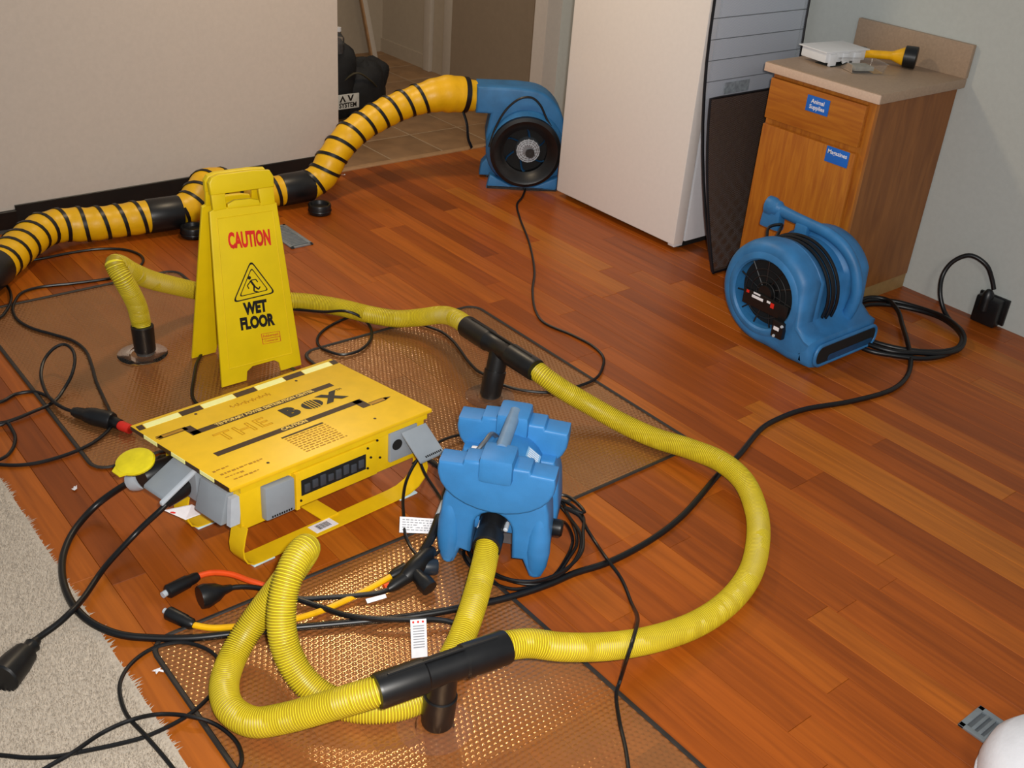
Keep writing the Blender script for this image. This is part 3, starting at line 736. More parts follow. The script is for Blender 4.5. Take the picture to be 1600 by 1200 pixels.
# ------------------------------------------------------------------ snail air mover
t_am = thing('air_mover', 'blue snail-shaped air mover with curved handle in front of the oak cabinet', 'air mover', (3.15, 2.075, 0))
CZ, RR = .203, .196
def am_prof(rad, sn, n=30):
    """scroll outline (y, z): circle of radius rad with snout toward -y; sn shrinks the snout"""
    out = []
    a0, a1 = -90.0, 152.0     # from bottom, up the rear (+y), over the top, to the front
    for i in range(n+1):
        a = math.radians(a0+(a1-a0)*i/n); out.append((rad*math.cos(a), CZ+rad*math.sin(a)))
    zt_ = .118-.5*sn
    out += [(-.172-(rad-.196)*.3, .150-.35*sn), (-.205, zt_+.004), (-.235+sn*.2, zt_-.002), (-.248+sn, zt_-.03), (-.250+sn, .060), (-.248+sn, .03+sn*.3), (-.240+sn, .008+sn*.8), (-.20, .004+sn)]
    for q in (-.15, -.10, -.05): out.append((q, (CZ-rad)*(1+q/.2)+.004*(-q/.2)+sn*.5))
    return out
def loft(secs, fnprof, capA=True, capB=True):
    m = MB(); vs = []; fs = []; n = None
    for x, a, b in secs:
        p = fnprof(a, b); n = len(p); vs += [(x, q[0], q[1]) for q in p]
    for i in range(len(secs)-1):
        for j in range(n): fs.append((i*n+j, i*n+(j+1) % n, (i+1)*n+(j+1) % n, (i+1)*n+j))
    if capA: fs.append(tuple(range(n)))
    if capB: fs.append(tuple(range((len(secs)-1)*n, len(secs)*n)))
    return m.add(vs, fs)
secs = [(-.196, .150, .050), (-.198, .166, .030), (-.190, .182, .014), (-.174, .192, .005), (-.150, .196, 0), (-.118, .195, 0), (-.112, .184, 0), (-.106, .190, 0), (-.082, .184, 0), (-.070, .170, 0), (-.02, .166, 0), (.052, .168, 0), (.062, .182, 0), (.080, .192, 0), (.14, .194, 0), (.172, .188, .006), (.190, .172, .018), (.196, .15, .04)]
hs = loft(secs, am_prof, capA=False)
bm = bmesh.new(); pr = am_prof(secs[0][1], secs[0][2])
def loop_edges(pts):
    vs = [bm.verts.new(p) for p in pts]; return [bm.edges.new((vs[i], vs[(i+1) % len(vs)])) for i in range(len(vs))]
es = loop_edges([(-.196, a, b) for a, b in pr])+loop_edges([(-.196, .130*math.cos(q), CZ+.130*math.sin(q)) for q in np.linspace(0, 2*math.pi, 40, endpoint=False)])
bmesh.ops.triangle_fill(bm, edges=es, use_beauty=True); bm.verts.index_update()
hs.add([v.co[:] for v in bm.verts], [tuple(v.index for v in f.verts) for f in bm.faces]); bm.free()
hs.build('housing', 'blue_dirty', t_am, angle=50)
# inlet: ring lip, dark well, grille bars and control box on the face
prof = [(.155, -.196), (.144, -.203), (.132, -.203), (.126, -.196), (.124, -.150)]
MB().lathe(prof, 40, (0, 0, CZ+.0), 'x', cap=False).build('inlet_ring', 'blue_dirty', t_am)
MB().lathe([(.001, -.150), (.126, -.150)], 32, (0, 0, CZ), 'x', cap=False).build('inlet_well', 'dark', t_am)
gr = MB()
for i in range(11):
    a = math.radians(i*360/11); gr.tube([(-.176, .018*math.cos(a), CZ+.018*math.sin(a)), (-.182, .124*math.cos(a+.35), CZ+.124*math.sin(a+.35))], .0032, 6)
for r in (.04, .065, .09): gr.tube([(-.182, r*math.cos(q), CZ+r*math.sin(q)) for q in np.linspace(0, 2*math.pi, 33)], .0026, 6, cap=False)
gr.build('inlet_grille', 'black', t_am)
hub = MB().lathe([(.001, -.188), (.03, -.188), (.034, -.178), (.034, -.155)], 20, (0, 0, CZ), 'x', cap=False).build('motor_hub', 'black', t_am)
pl = MB().cbox((-.195, -.115, CZ-.062), (-.183, .085, CZ-.005), .003).build('name_plate', 'black', t_am)
m = MB()
for y, z, w, h in ((.02, -.022, .05, .010), (.025, -.008, .03, .006), (-.03, -.018, .015, .008)): m.box((-.1965, y-w/2, CZ+z-h/2), (-.1952, y+w/2, CZ+z+h/2))
m.build('plate_print', 'white_paper', pl, smooth=False)
m = MB().box((-.1965, -.055, CZ-.034), (-.1952, -.040, CZ-.016)); m.box((-.1965, .060, CZ-.018), (-.1952, .072, CZ-.008))
m.build('red_marks', 'print_red', pl, smooth=False)
swb = MB().cbox((-.214, -.125, CZ-.125), (-.185, -.075, CZ-.060), .006).build('switch_box', 'black', t_am)
for y, z in ((-.118, -.072), (-.092, -.118)):
    MB().lathe([(.006, -.212), (.005, -.218)], 10, (0, y, CZ+z), 'x').build('screw', 'light_grey', swb)
MB().box((-.2155, -.108, CZ-.095), (-.2138, -.085, CZ-.082)).build('switch_label', 'white_paper', swb, smooth=False)
# outlet slot
slot = [(a, b) for a, b in rrect(-.178, .020, .180, .098, .034, 5)]
MB().prism(slot, -.2535, -.235, 'y').build('outlet_shade', 'dark', t_am)  # solid near-black block standing in for the shaded hollow of the outlet
m = MB(); m.tube([(a, -.251, b) for a, b in slot]+[(slot[0][0], -.251, slot[0][1])], .007, 8, cap=False); m.build('outlet_rim', 'blue_dirty', t_am)
MB().prism(rrect(-.10, .022, .165, .050, .012, 3), -.2545, -.245, 'y').build('outlet_flap', 'blue_dark', t_am)
# curved handle with flared free end at the rear
hp = [(.075, -.178, .115), (.072, -.196, .17), (.070, -.200, .24), (.066, -.172, .318), (.060, -.120, .372), (.055, -.05, .400), (.052, .03, .408), (.050, .11, .412), (.048, .18, .418), (.047, .225, .420)]
P = smooth_path(hp, .012); k = len(P)
rad = [.022+.004*math.sin(i*.3)*.2+(.010 if i > k-6 else 0)+(.006 if i > k-4 else 0) for i in range(k)]
MB().tube(P, rad, 14, flat=(.85, 1.0)).build('handle', 'blue_dirty', t_am)
MB().cbox((.026, .155, .340), (.068, .232, .425), .012).xf(lambda x, y, z: (x, y+.10*(.42-z)*(1 if y > .19 else -.6), z)).build('handle_hook', 'blue_dirty', t_am)
MB().cbox((.030, .03, .34), (.066, .085, .405), .010).build('handle_post', 'blue_dirty', t_am)
# supply cord wrapped around the waist
for i in range(4):
    x = -.056+i*.0155; m = MB()
    m.tube([(x, (.175+.006*(i % 2))*math.cos(q), CZ+(.175+.006*(i % 2))*math.sin(q)) for q in np.linspace(math.radians(30), math.radians(206), 40)], .0062, 8)
    m.build('wrapped_cord', 'cord', t_am)
MB().tube(smooth_path([(-.05, .10, .345), (.0, .12, .37), (.03, .14, .375), (.0, .17, .36), (-.03, .15, .33)], .008), .006, 8).build('wrapped_cord', 'cord', t_am)

# ------------------------------------------------------------------ far blower feeding the duct
t_fb = thing('duct_blower', 'worn blue blower with round black intake beside the refrigerator', 'blower', (3.235, 3.757, 0), math.radians(-35.6))
BZ = .188
def fb_prof(rad, sn):
    out = []
    for i in range(33):
        a = math.radians(110-290*i/32); out.append((rad*math.cos(a), BZ+.01+rad*math.sin(a)))
    return out
def fb_out():
    # scroll with outlet to -x at the top
    pts = []
    for i in range(29):
        a = math.radians(90-(290)*i/28); r = .262-.085*(i/28)**.8
        pts.append((r*math.cos(a)*.76 if math.cos(a) > 0 else r*math.cos(a)*.80, BZ+.02+r*math.sin(a)*(1 if math.sin(a) > 0 else .86)))
    return pts
poly = [(-.235, .345), (-.235, .470), (-.05, .474)]
for i in range(24):
    a = math.radians(88-(208)*i/23); poly.append((.01+.185*math.cos(a), .255+.215*math.sin(a) if math.sin(a) > 0 else .255+.235*math.sin(a)))
poly += [(-.170, .13), (-.182, .24), (-.165, .345)]
MB().prism(poly, .055, .215, 'y', bev=.014).build('housing', 'blue_dirty', t_fb)
MB().lathe([(.188, .06), (.180, .035), (.168, .02), (.160, .0), (.160, .06)], 40, (.008, 0, BZ), 'y', cap=False).build('collar', 'blue_dirty', t_fb)
MB().lathe([(.170, .010), (.168, -.010), (.152, -.018), (.138, -.012), (.118, .012), (.104, .022), (.104, .06)], 40, (.008, 0, BZ), 'y', cap=False).build('intake_ring', 'black', t_fb)
MB().lathe([(.001, .050), (.160, .050)], 32, (.008, 0, BZ), 'y', cap=False).build('intake_well', 'dark', t_fb)
for i in range(6):
    a = math.radians(i*60+12); m = MB()
    p0 = (.008+.055*math.cos(a), .045, BZ+.055*math.sin(a)); p1 = (.008+.10*math.cos(a+.28), .040, BZ+.10*math.sin(a+.28)); p2 = (.008+.132*math.cos(a+.75), .034, BZ+.132*math.sin(a+.75))
    m.tube(smooth_path([p0, p1, p2], .012), .011, 6, flat=(1, .3)); m.build('vane', 'blue_dark', t_fb)
MB().lathe([(.001, .012), (.030, .012), (.052, .014), (.058, .022), (.060, .06)], 28, (.020, 0, BZ+.004), 'y', cap=False).build('motor', 'grey_metal', t_fb)
m = MB()
for r in (.034, .044, .053): m.tube([(.020+r*math.cos(q), .011, BZ+.004+r*math.sin(q)) for q in np.linspace(0, 2*math.pi, 29)], .002, 5, cap=False)
for i in range(16):
    a = i*math.pi/8; m.tube([(.020+.026*math.cos(a), .010, BZ+.004+.026*math.sin(a)), (.020+.057*math.cos(a), .016, BZ+.004+.057*math.sin(a))], .0018, 5)
m.build('motor_guard', 'light_grey', t_fb)
MB().lathe([(.001, .004), (.022, .004), (.022, .014)], 18, (.030, 0, BZ-.006), 'y', cap=False).build('motor_cap', 'black', t_fb)
gd = MB(); gp = smooth_path([(-.165, .02, .20), (-.14, .03, .29), (-.09, .03, .385), (-.03, .03, .435), (.02, .03, .44), (.06, .03, .41), (.10, .03, .34), (.15, .02, .27)], .015)
gd.tube(gp, .0055, 8).build('cord_loop', 'cord', t_fb)
m = MB().prism([(-.168, 0), (.172, 0), (.172, .07), (.135, .055), (.06, .018), (-.05, .018), (-.125, .055), (-.155, .07)], .005, .05, 'y', bev=.008); m.build('foot', 'blue_dirty', t_fb)
m = MB().prism([(-.198, .012), (-.10, .012), (-.10, .10), (-.165, .10), (-.190, .07)], .16, .235, 'y', bev=.006); m.build('foot', 'blue_dirty', t_fb)
m = MB().prism([(.02, 0.012), (.190, .012), (.190, .07), (.165, .10), (.02, .10)], .16, .235, 'y', bev=.006); m.build('foot', 'blue_dirty', t_fb)
for a, b in ((.0, .05), (.16, .235)): MB().box((-.165, a+.005, 0), (.168, b-.005, .014)).build('rubber_pad', 'black', t_fb)

# ------------------------------------------------------------------ striped yellow duct in three lengths joined by black cuffs
def duct(label, pts, R0, cuff_at=(False, False), pitch=.074, bulge=None, stripe_from=0.0):
    P = smooth_path(pts, .012); o = P[len(P)//2].copy(); o[2] = 0
    root = thing('striped_duct', label, 'duct', tuple(o), 0, 'lengths of striped duct along the wall')
    Q = P-o; n = len(Q); s = np.arange(n)*.012; ph = 2*math.pi*s/pitch
    rr = R0*(1+.030*np.cos(ph+1.0)+.012*np.sin(s*31)+.008*np.sin(s*77))
    if bulge is not None: rr = rr*np.array([bulge(q) for q in s])
    MB().tube(Q, rr, 26, cap=True).build('sleeve', 'duct', root)
    T, Nn, B = frames(Q); k = int(s[-1]/.004); u = np.linspace(stripe_from, s[-1], k)
    c_ = np.stack([np.interp(u, s, Q[:, i]) for i in range(3)], 1); nn = np.stack([np.interp(u, s, Nn[:, i]) for i in range(3)], 1); bb = np.stack([np.interp(u, s, B[:, i]) for i in range(3)], 1)
    r2 = np.interp(u, s, rr); th = 2*math.pi*u/pitch
    H = c_+(np.cos(th)[:, None]*nn+np.sin(th)[:, None]*bb)*(r2+.001)[:, None]
    # black wear strip: a flat ribbon wound around the sleeve
    w = .0075; Tt = np.stack([np.interp(u, s, T[:, i]) for i in range(3)], 1); rad = (np.cos(th)[:, None]*nn+np.sin(th)[:, None]*bb)
    a = H+Tt*w; b = H-Tt*w; a2 = a+rad*.003; b2 = b+rad*.003; m = MB(); vs = np.concatenate([a, a2, b2, b]).tolist(); fs = []
    for i in range(k-1):
        for q in range(3): fs.append((q*k+i, q*k+i+1, (q+1)*k+i+1, (q+1)*k+i))
    m.add(vs, fs).build('wear_strip', 'cord', root)
    return root, Q
root, Q = duct('striped yellow duct rising from the floor to the far blue blower', [(3.115, 4.010, .406), (3.03, 4.04, .416), (2.95, 4.06, .418), (2.811, 4.1, .387), (2.65, 4.12, .335), (2.5, 4.12, .265), (2.408, 4.11, .185), (2.345, 4.10, .11), (2.27, 4.10, .073)], .066, bulge=lambda q: 1.0+.30*math.exp(-((q-.12)/.10)**2), stripe_from=.22)
MB().tube([(Q[3]+(Q[5]-Q[3])*f).tolist() for f in (0, .5, 1)], .083, 24, cap=False).build('strap', 'cord', root)
st = Q[6]; MB().tube(smooth_path([(st[0]-.01, st[1]-.05, st[2]-.07), (st[0]-.005, st[1]-.075, st[2]-.12), (st[0]+.0, st[1]-.085, st[2]-.19), (st[0]+.02, st[1]-.09, st[2]-.235)], .01), .009, 6, flat=(1, .35)).build('strap_end', 'cord', root)
def cuff(p0, p1, r, root, name='cuff'):
    o = np.array(root.location); a, b = np.array(p0)-o, np.array(p1)-o
    MB().tube([(a+(b-a)*f).tolist() for f in (0, .04, .5, .96, 1)], [r*.97, r, r, r, r*.97], 26).build(name, 'black', root)
cuff((2.285, 4.10, .075), (2.14, 4.105, .073), .0695, root)
root, Q = duct('striped yellow duct arching behind the caution sign between two black cuffs', [(2.15, 4.105, .073), (2.07, 4.115, .074), (1.99, 4.14, .085), (1.91, 4.175, .115), (1.84, 4.175, .135), (1.775, 4.13, .115), (1.72, 4.09, .085), (1.65, 4.075, .073)], .066)
cuff((1.66, 4.072, .072), (1.525, 4.085, .072), .0695, root)
root, Q = duct('striped yellow duct running out past the left picture edge', [(1.535, 4.085, .072), (1.42, 4.095, .072), (1.30, 4.105, .075), (1.20, 4.12, .085), (1.12, 4.10, .088), (1.02, 4.02, .080), (.93, 3.93, .074), (.87, 3.865, .072)], .066)
cuff((.885, 3.88, .072), (.80, 3.79, .072), .0695, root)

# ------------------------------------------------------------------ yellow corrugated hoses with black fittings
def hose(name, label, pts, r=.0315, pitch=.0058):
    P = smooth_path(pts, pitch/4); o = P[len(P)//2].copy(); o[2] = 0
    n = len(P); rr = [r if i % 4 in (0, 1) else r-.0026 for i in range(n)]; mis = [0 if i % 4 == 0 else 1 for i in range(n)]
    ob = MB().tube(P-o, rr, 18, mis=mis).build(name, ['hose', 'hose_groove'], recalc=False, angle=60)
    ob.location = tuple(o); return tag(ob, label, 'hose', 'yellow drying hoses')
hose('corrugated_hose', 'yellow corrugated hose arching up by the caution sign and running behind it',
     [(1.1076, 3.1147, 0.1000), (1.1069, 3.1209, 0.1300), (1.0960, 3.1059, 0.1850), (1.0743, 3.0876, 0.2450), (1.0536, 3.0826, 0.2980), (1.0458, 3.1013, 0.3250), (1.0457, 3.1125, 0.3380), (1.0667, 3.1287, 0.3250), (1.1067, 3.1524, 0.2850), (1.1867, 3.2096, 0.2150), (1.2818, 3.2643, 0.1500), (1.3811, 3.2885, 0.0950), (1.4918, 3.2729, 0.0550), (1.6091, 3.2098, 0.0400), (1.7189, 3.1280, 0.0370), (1.7956, 3.0340, 0.0370), (1.8509, 2.9083, 0.0460), (1.9096, 2.8335, 0.0480), (1.9623, 2.7720, 0.0660), (1.9888, 2.6769, 0.1100), (1.9671, 2.5572, 0.1500), (1.9459, 2.4587, 0.1630)])
hose('corrugated_hose', 'yellow corrugated hose making the wide loop across the open floor on the right',
     [(1.9567, 2.1599, 0.1630), (1.9649, 2.1065, 0.1500), (2.0040, 2.0564, 0.1150), (2.0610, 1.9955, 0.0750), (2.1097, 1.8981, 0.0450), (2.1440, 1.7924, 0.0370), (2.1804, 1.6703, 0.0480), (2.1967, 1.5656, 0.0560), (2.1828, 1.4698, 0.0500), (2.1144, 1.3625, 0.0370), (2.0056, 1.2671, 0.0370), (1.8836, 1.1943, 0.0370), (1.7605, 1.1569, 0.0370), (1.6434, 1.1485, 0.0380), (1.5175, 1.1557, 0.0550), (1.3839, 1.1707, 0.0900), (1.2560, 1.2033, 0.1300), (1.1822, 1.2363, 0.1550), (1.1244, 1.2519, 0.1650)])
hose('corrugated_hose', 'yellow corrugated hose from the blue dryer looping up beside the power box',
     [(1.3789, 1.6127, 0.1250), (1.3654, 1.6037, 0.1050), (1.3236, 1.5652, 0.0820), (1.2630, 1.5101, 0.0700), (1.2019, 1.4581, 0.0600), (1.1432, 1.4148, 0.0460), (1.0785, 1.3739, 0.0370), (1.0171, 1.3359, 0.0370), (0.9563, 1.3317, 0.0370), (0.8962, 1.3500, 0.0370), (0.8437, 1.3911, 0.0370), (0.8078, 1.4393, 0.0450), (0.7843, 1.4876, 0.0700), (0.7731, 1.5300, 0.1150), (0.7766, 1.5604, 0.1650), (0.7959, 1.5870, 0.2150), (0.8233, 1.6073, 0.2520), (0.8583, 1.6310, 0.2700), (0.8856, 1.6466, 0.2700), (0.8850, 1.6580, 0.2450), (0.8587, 1.6637, 0.2050), (0.8254, 1.6749, 0.1550), (0.7851, 1.6825, 0.1050), (0.7405, 1.6748, 0.0650), (0.6952, 1.6474, 0.0400), (0.6524, 1.5901, 0.0370), (0.6372, 1.5293, 0.0370), (0.6575, 1.4698, 0.0400), (0.7046, 1.4210, 0.0650), (0.7590, 1.3738, 0.1000), (0.8071, 1.3306, 0.1350), (0.8503, 1.3002, 0.1580), (0.8758, 1.2932, 0.1630)])
def tee(label, base, e0, e1, top):
    root = thing('hose_tee', label, 'fitting', base, 0, 'black hose tee fittings')
    b = np.array(base); a, c_ = np.array(e0)-b, np.array(e1)-b; mid = (a+c_)/2
    d = (c_-a)/np.linalg.norm(c_-a); L = np.linalg.norm(c_-a)
    def pt(f): return (a+(c_-a)*f).tolist()
    MB().tube([pt(f) for f in (0, .02, .34, .345, .36, .64, .655, .66, .98, 1)], [.0345, .0365, .0365, .0365, .033, .033, .0365, .0365, .0365, .0345], 24).build('cross_tube', 'black', root)
    top_ = mid.copy()
    MB().tube([(0, 0, .012), (0, 0, .016), (top_*.55).tolist(), (top_*.56).tolist(), (top_*.95).tolist()], [.0315, .034, .0355, .032, .031], 24).build('stem', 'black', root)
    side = np.cross(d, (0, 0, 1.0)); side /= np.linalg.norm(side)
    MB().tube([(a+(c_-a)*f+side*0+np.array((0, 0, .036))).tolist() for f in (.08, .5, .92)], .0032, 6).build('mould_rib', 'black', root)
    return root
T1 = [(1.9446, 2.4816, 0.1650), (1.9496, 2.1269, 0.1650)]; b1 = ((T1[0][0]+T1[1][0])/2, (T1[0][1]+T1[1][1])/2)
tee('black hose tee standing on the mat behind the blue dryer', (1.906, 2.286, .0), T1[0], T1[1], .165)
T2 = [(0.8407, 1.2945, 0.1650), (1.1321, 1.2465, 0.1650)]
tee('black hose tee standing on the foreground mat', (.980, 1.274, .0), T2[0], T2[1], .165)
cf = thing('hose_cuff', 'black cuff joining the upright yellow hose to the mat beside the caution sign', 'fitting', (1.107, 3.106, 0))
CU = [(1.1061, 3.1047, 0.0200), (1.1066, 3.1091, 0.1120)]; cv_ = [np.array(q)-np.array((1.107, 3.106, 0)) for q in CU]
MB().tube([(cv_[0]+(cv_[1]-cv_[0])*f).tolist() for f in (0, .03, .97, 1)], [.031, .034, .036, .034], 24).build('sleeve', 'black', cf)
MB().lathe([(.030, .012), (.030, .03)], 20, tuple([cv_[0][0], cv_[0][1], 0])).build('socket', 'clear', cf)

# ------------------------------------------------------------------ cords
def cord(label, pts, r=.0045, material='cord', name='extension_cord', group='black cords on the floor', step=.012, n=8):
    P = smooth_path(pts, step); P[:, 2] = np.maximum(P[:, 2], r*.9); o = P[0].copy(); o[2] = 0
    root = thing(name, label, 'cord', tuple(o), 0, group)
    MB().tube(P-o, r, n).build('cable', material, root); root['_o'] = 0; del root['_o']
    return root, o
def plug_at(root, o, p, q, prof, name='plug', material='black', n=14, flat=None):
    """solid of revolution from p to q; prof = [(fraction, radius)]"""
    a, b = np.array(p)-o, np.array(q)-o
    return MB().tube([(a+(b-a)*f).tolist() for f, _ in prof], [r for _, r in prof], n, flat=flat).build(name, material, root)
CON = [(0, .012), (.08, .016), (.30, .018), (.34, .022), (.5, .026), (.95, .027), (1, .024)]
# heavy supply cord: wall outlet -> coil -> across the floor -> inlet of the power box
heavy = [(3.9050, 1.7053, 0.1493), (3.9000, 1.7224, 0.1868), (3.8800, 1.7516, 0.2388), (3.8600, 1.8139, 0.2593), (3.8400, 1.8617, 0.2214), (3.8200, 1.8772, 0.1656), (3.7900, 1.8544, 0.1050), (3.7788, 1.8124, 0.0450), (3.7452, 1.7424, 0.0200), (3.6887, 1.6704, 0.0120), (3.5989, 1.6351, 0.0120), (3.5176, 1.6537, 0.0100), (3.4360, 1.7092, 0.0100), (3.3758, 1.7924, 0.0100), (3.3579, 1.8925, 0.0100), (3.4540, 1.9899, 0.0100), (3.5989, 2.0479, 0.0100), (3.6917, 2.0067, 0.0100), (3.7507, 1.9135, 0.0120), (3.7573, 1.8055, 0.0200), (3.7016, 1.6987, 0.0260), (3.6301, 1.6402, 0.0280), (3.5437, 1.6234, 0.0140), (3.4199, 1.6461, 0.0120), (3.3320, 1.7224, 0.0120), (3.2747, 1.8202, 0.0120), (3.3334, 1.9331, 0.0120), (3.4892, 2.0371, 0.0140), (3.6331, 2.0675, 0.0160), (3.7235, 2.0096, 0.0180), (3.7634, 1.8956, 0.0220), (3.7448, 1.7741, 0.0340), (3.6648, 1.6555, 0.0360), (3.5814, 1.6165, 0.0200), (3.4788, 1.6327, 0.0200), (3.4154, 1.6727, 0.0220), (3.3296, 1.7378, 0.0240), (3.3003, 1.8410, 0.0220), (3.3446, 1.9526, 0.0220), (3.5077, 2.0466, 0.0220), (3.6571, 2.0683, 0.0240), (3.7007, 2.0173, 0.0260), (3.6597, 1.9389, 0.0240), (3.5677, 1.8531, 0.0180), (3.4350, 1.7463, 0.0280), (3.3666, 1.6829, 0.0100), (3.2369, 1.6132, 0.0080), (3.1036, 1.5865, 0.0080), (2.9150, 1.6144, 0.0080), (2.7282, 1.6691, 0.0080), (2.6038, 1.6776, 0.0080), (2.5171, 1.6692, 0.0080), (2.3245, 1.6039, 0.0080), (2.2138, 1.5750, 0.0080), (1.9556, 1.4891, 0.0080), (1.8035, 1.4622, 0.0080), (1.6461, 1.4569, 0.0100), (1.5443, 1.4739, 0.0100), (1.4670, 1.4761, 0.0120), (1.3594, 1.4947, 0.0100), (1.2288, 1.5284, 0.0140), (1.1258, 1.5665, 0.0140), (1.0287, 1.6117, 0.0140), (0.8718, 1.6908, 0.0140), (0.7573, 1.7491, 0.0120), (0.6712, 1.7933, 0.0100), (0.6022, 1.8421, 0.0090), (0.5475, 1.8882, 0.0120), (0.5111, 1.9429, 0.0180), (0.4939, 2.0056, 0.0220), (0.4959, 2.0865, 0.0200), (0.5165, 2.1783, 0.0140), (0.5468, 2.2487, 0.0120), (0.5973, 2.3149, 0.0150), (0.6662, 2.3538, 0.0350), (0.7209, 2.3307, 0.0800), (0.7474, 2.2951, 0.1150), (0.7671, 2.2634, 0.1400)]
rt, o = cord('heavy black power cord from the wall outlet across the floor to the power box', heavy, .0088, name='extension_cord', n=12)
A_ = [(0.7563, 2.2807, 0.1280), (0.8159, 2.2236, 0.1780)]
plug_at(rt, o, A_[0], A_[1], [(0, .014), (.15, .022), (.3, .026), (.32, .032), (.95, .034), (1, .030)])
plug_at(rt, o, [(0.7474, 2.2951, 0.1150)][0], [(0.7644, 2.2703, 0.1350)][0], [(0, .026), (.5, .030), (1, .030)], 'plug_collar', 'light_grey')
w0 = np.array((3.94, 1.705, 0))-o
MB().cbox((-.055, -.05, .004), (-.006, .05, .115), .010).xf(lambda x, y, z: (x+w0[0], y+w0[1], z)).build('wall_plug', 'black', rt)
MB().lathe([(.024, .06), (.024, .105), (.020, .130), (.011, .142)], 16, (-.040, .012, 0)).xf(lambda x, y, z: (x+w0[0], y+w0[1], z)).build('plug_neck', 'black', rt)
tag(MB().cbox((3.928, 1.640, .01), (3.941, 1.765, .118), .004).build('wall_outlet', 'black'), 'black surface outlet low on the pale grey wall beside the cabinet', 'outlet')

rt, o = cord('black pigtail cord from the power box ending in a plug on the carpet', [(0.7827, 2.1604, 0.1150), (0.7615, 2.1605, 0.1000), (0.7259, 2.1689, 0.0700), (0.6953, 2.1723, 0.0450), (0.6027, 2.1260, 0.0200), (0.5173, 2.0368, 0.0260), (0.4789, 1.9997, 0.0340), (0.4405, 1.9805, 0.0300), (0.4010, 1.9683, 0.0260), (0.3691, 1.9540, 0.0260)], .0075, n=12)
A_ = [(0.3886, 1.9598, 0.0260), (0.2893, 1.8752, 0.0340)]
plug_at(rt, o, A_[0], A_[1], [(0, .010), (.12, .013), (.14, .018), (.2, .016), (.30, .018), (.34, .027), (.6, .033), (.97, .037), (1, .033)])
A_ = [(0.8394, 2.1337, 0.1750), (0.7791, 2.1515, 0.1180)]
plug_at(rt, o, A_[0], A_[1], [(0, .020), (.4, .020), (.7, .015), (1, .009)], 'strain_relief')

cord('thin black cord looping over the carpet edge and back', [(0.0693, 1.8388, 0.0140), (0.2301, 1.6961, 0.0140), (0.2726, 1.6583, 0.0140), (0.3163, 1.6312, 0.0140), (0.3568, 1.6150, 0.0150), (0.4270, 1.5910, 0.0150), (0.4777, 1.5759, 0.0180), (0.5708, 1.5876, 0.0100), (0.6334, 1.6155, 0.0080), (0.6712, 1.6454, 0.0080), (0.6885, 1.6846, 0.0080), (0.6891, 1.7271, 0.0080), (0.6647, 1.7794, 0.0070), (0.6375, 1.8031, 0.0070), (0.5862, 1.8153, 0.0060), (0.5356, 1.7976, 0.0080), (0.4973, 1.7603, 0.0130), (0.4797, 1.7255, 0.0150), (0.4668, 1.6580, 0.0160), (0.4743, 1.5656, 0.0260), (0.4874, 1.4754, 0.0140), (0.4906, 1.3122, 0.0120), (0.4738, 1.1497, 0.0080)], .0046)
cord('thin black cord crossing the carpet edge toward the foreground mat', [(0.1261, 1.5721, 0.0140), (0.2911, 1.6147, 0.0140), (0.3409, 1.6128, 0.0240), (0.4095, 1.6363, 0.0160), (0.4659, 1.6264, 0.0260), (0.5237, 1.6228, 0.0100), (0.5713, 1.5719, 0.0180), (0.6043, 1.5326, 0.0100), (0.6182, 1.4654, 0.0100), (0.6067, 1.4200, 0.0100), (0.5878, 1.3987, 0.0100), (0.4752, 1.3062, 0.0120), (0.3571, 1.2312, 0.0120)], .0046)
cord('long black cord curving around the upright hose on the left', [(0.5945, 4.1973, 0.0050), (0.9274, 4.0344, 0.0050), (1.0190, 4.0303, 0.0050), (1.0887, 4.0258, 0.0050), (1.1864, 4.0275, 0.0050), (1.2928, 4.0114, 0.0050), (1.3743, 3.9583, 0.0050), (1.4034, 3.8837, 0.0050), (1.3944, 3.8244, 0.0050), (1.3525, 3.7715, 0.0050), (1.2899, 3.7392, 0.0050), (1.2374, 3.7294, 0.0050), (1.1118, 3.7495, 0.0050), (0.9834, 3.7767, 0.0060), (0.9217, 3.7575, 0.0080), (0.8803, 3.7024, 0.0080), (0.8509, 3.6344, 0.0090), (0.8408, 3.5541, 0.0090), (0.8585, 3.4709, 0.0090), (0.9066, 3.3820, 0.0090), (0.9415, 3.3126, 0.0090), (0.9527, 3.2271, 0.0090), (0.9348, 3.1216, 0.0090), (0.9098, 3.0162, 0.0090), (0.8908, 2.9018, 0.0100), (0.8623, 2.7686, 0.0360), (0.8534, 2.7367, 0.0160), (0.8111, 2.7012, 0.0100), (0.7447, 2.6702, 0.0090), (0.6539, 2.6650, 0.0060), (0.5891, 2.6770, 0.0060), (0.5328, 2.7134, 0.0060), (0.3158, 2.9473, 0.0080)], .0052)
cord('short black cord bend at the left picture edge above the carpet', [(0.6061, 4.2484, 0.0060), (0.8848, 3.8911, 0.0060), (0.8939, 3.8476, 0.0060), (0.8803, 3.7485, 0.0140), (0.8545, 3.6696, 0.0180), (0.8219, 3.6212, 0.0120), (0.7973, 3.5970, 0.0090), (0.4352, 3.4834, 0.0060)], .0052)
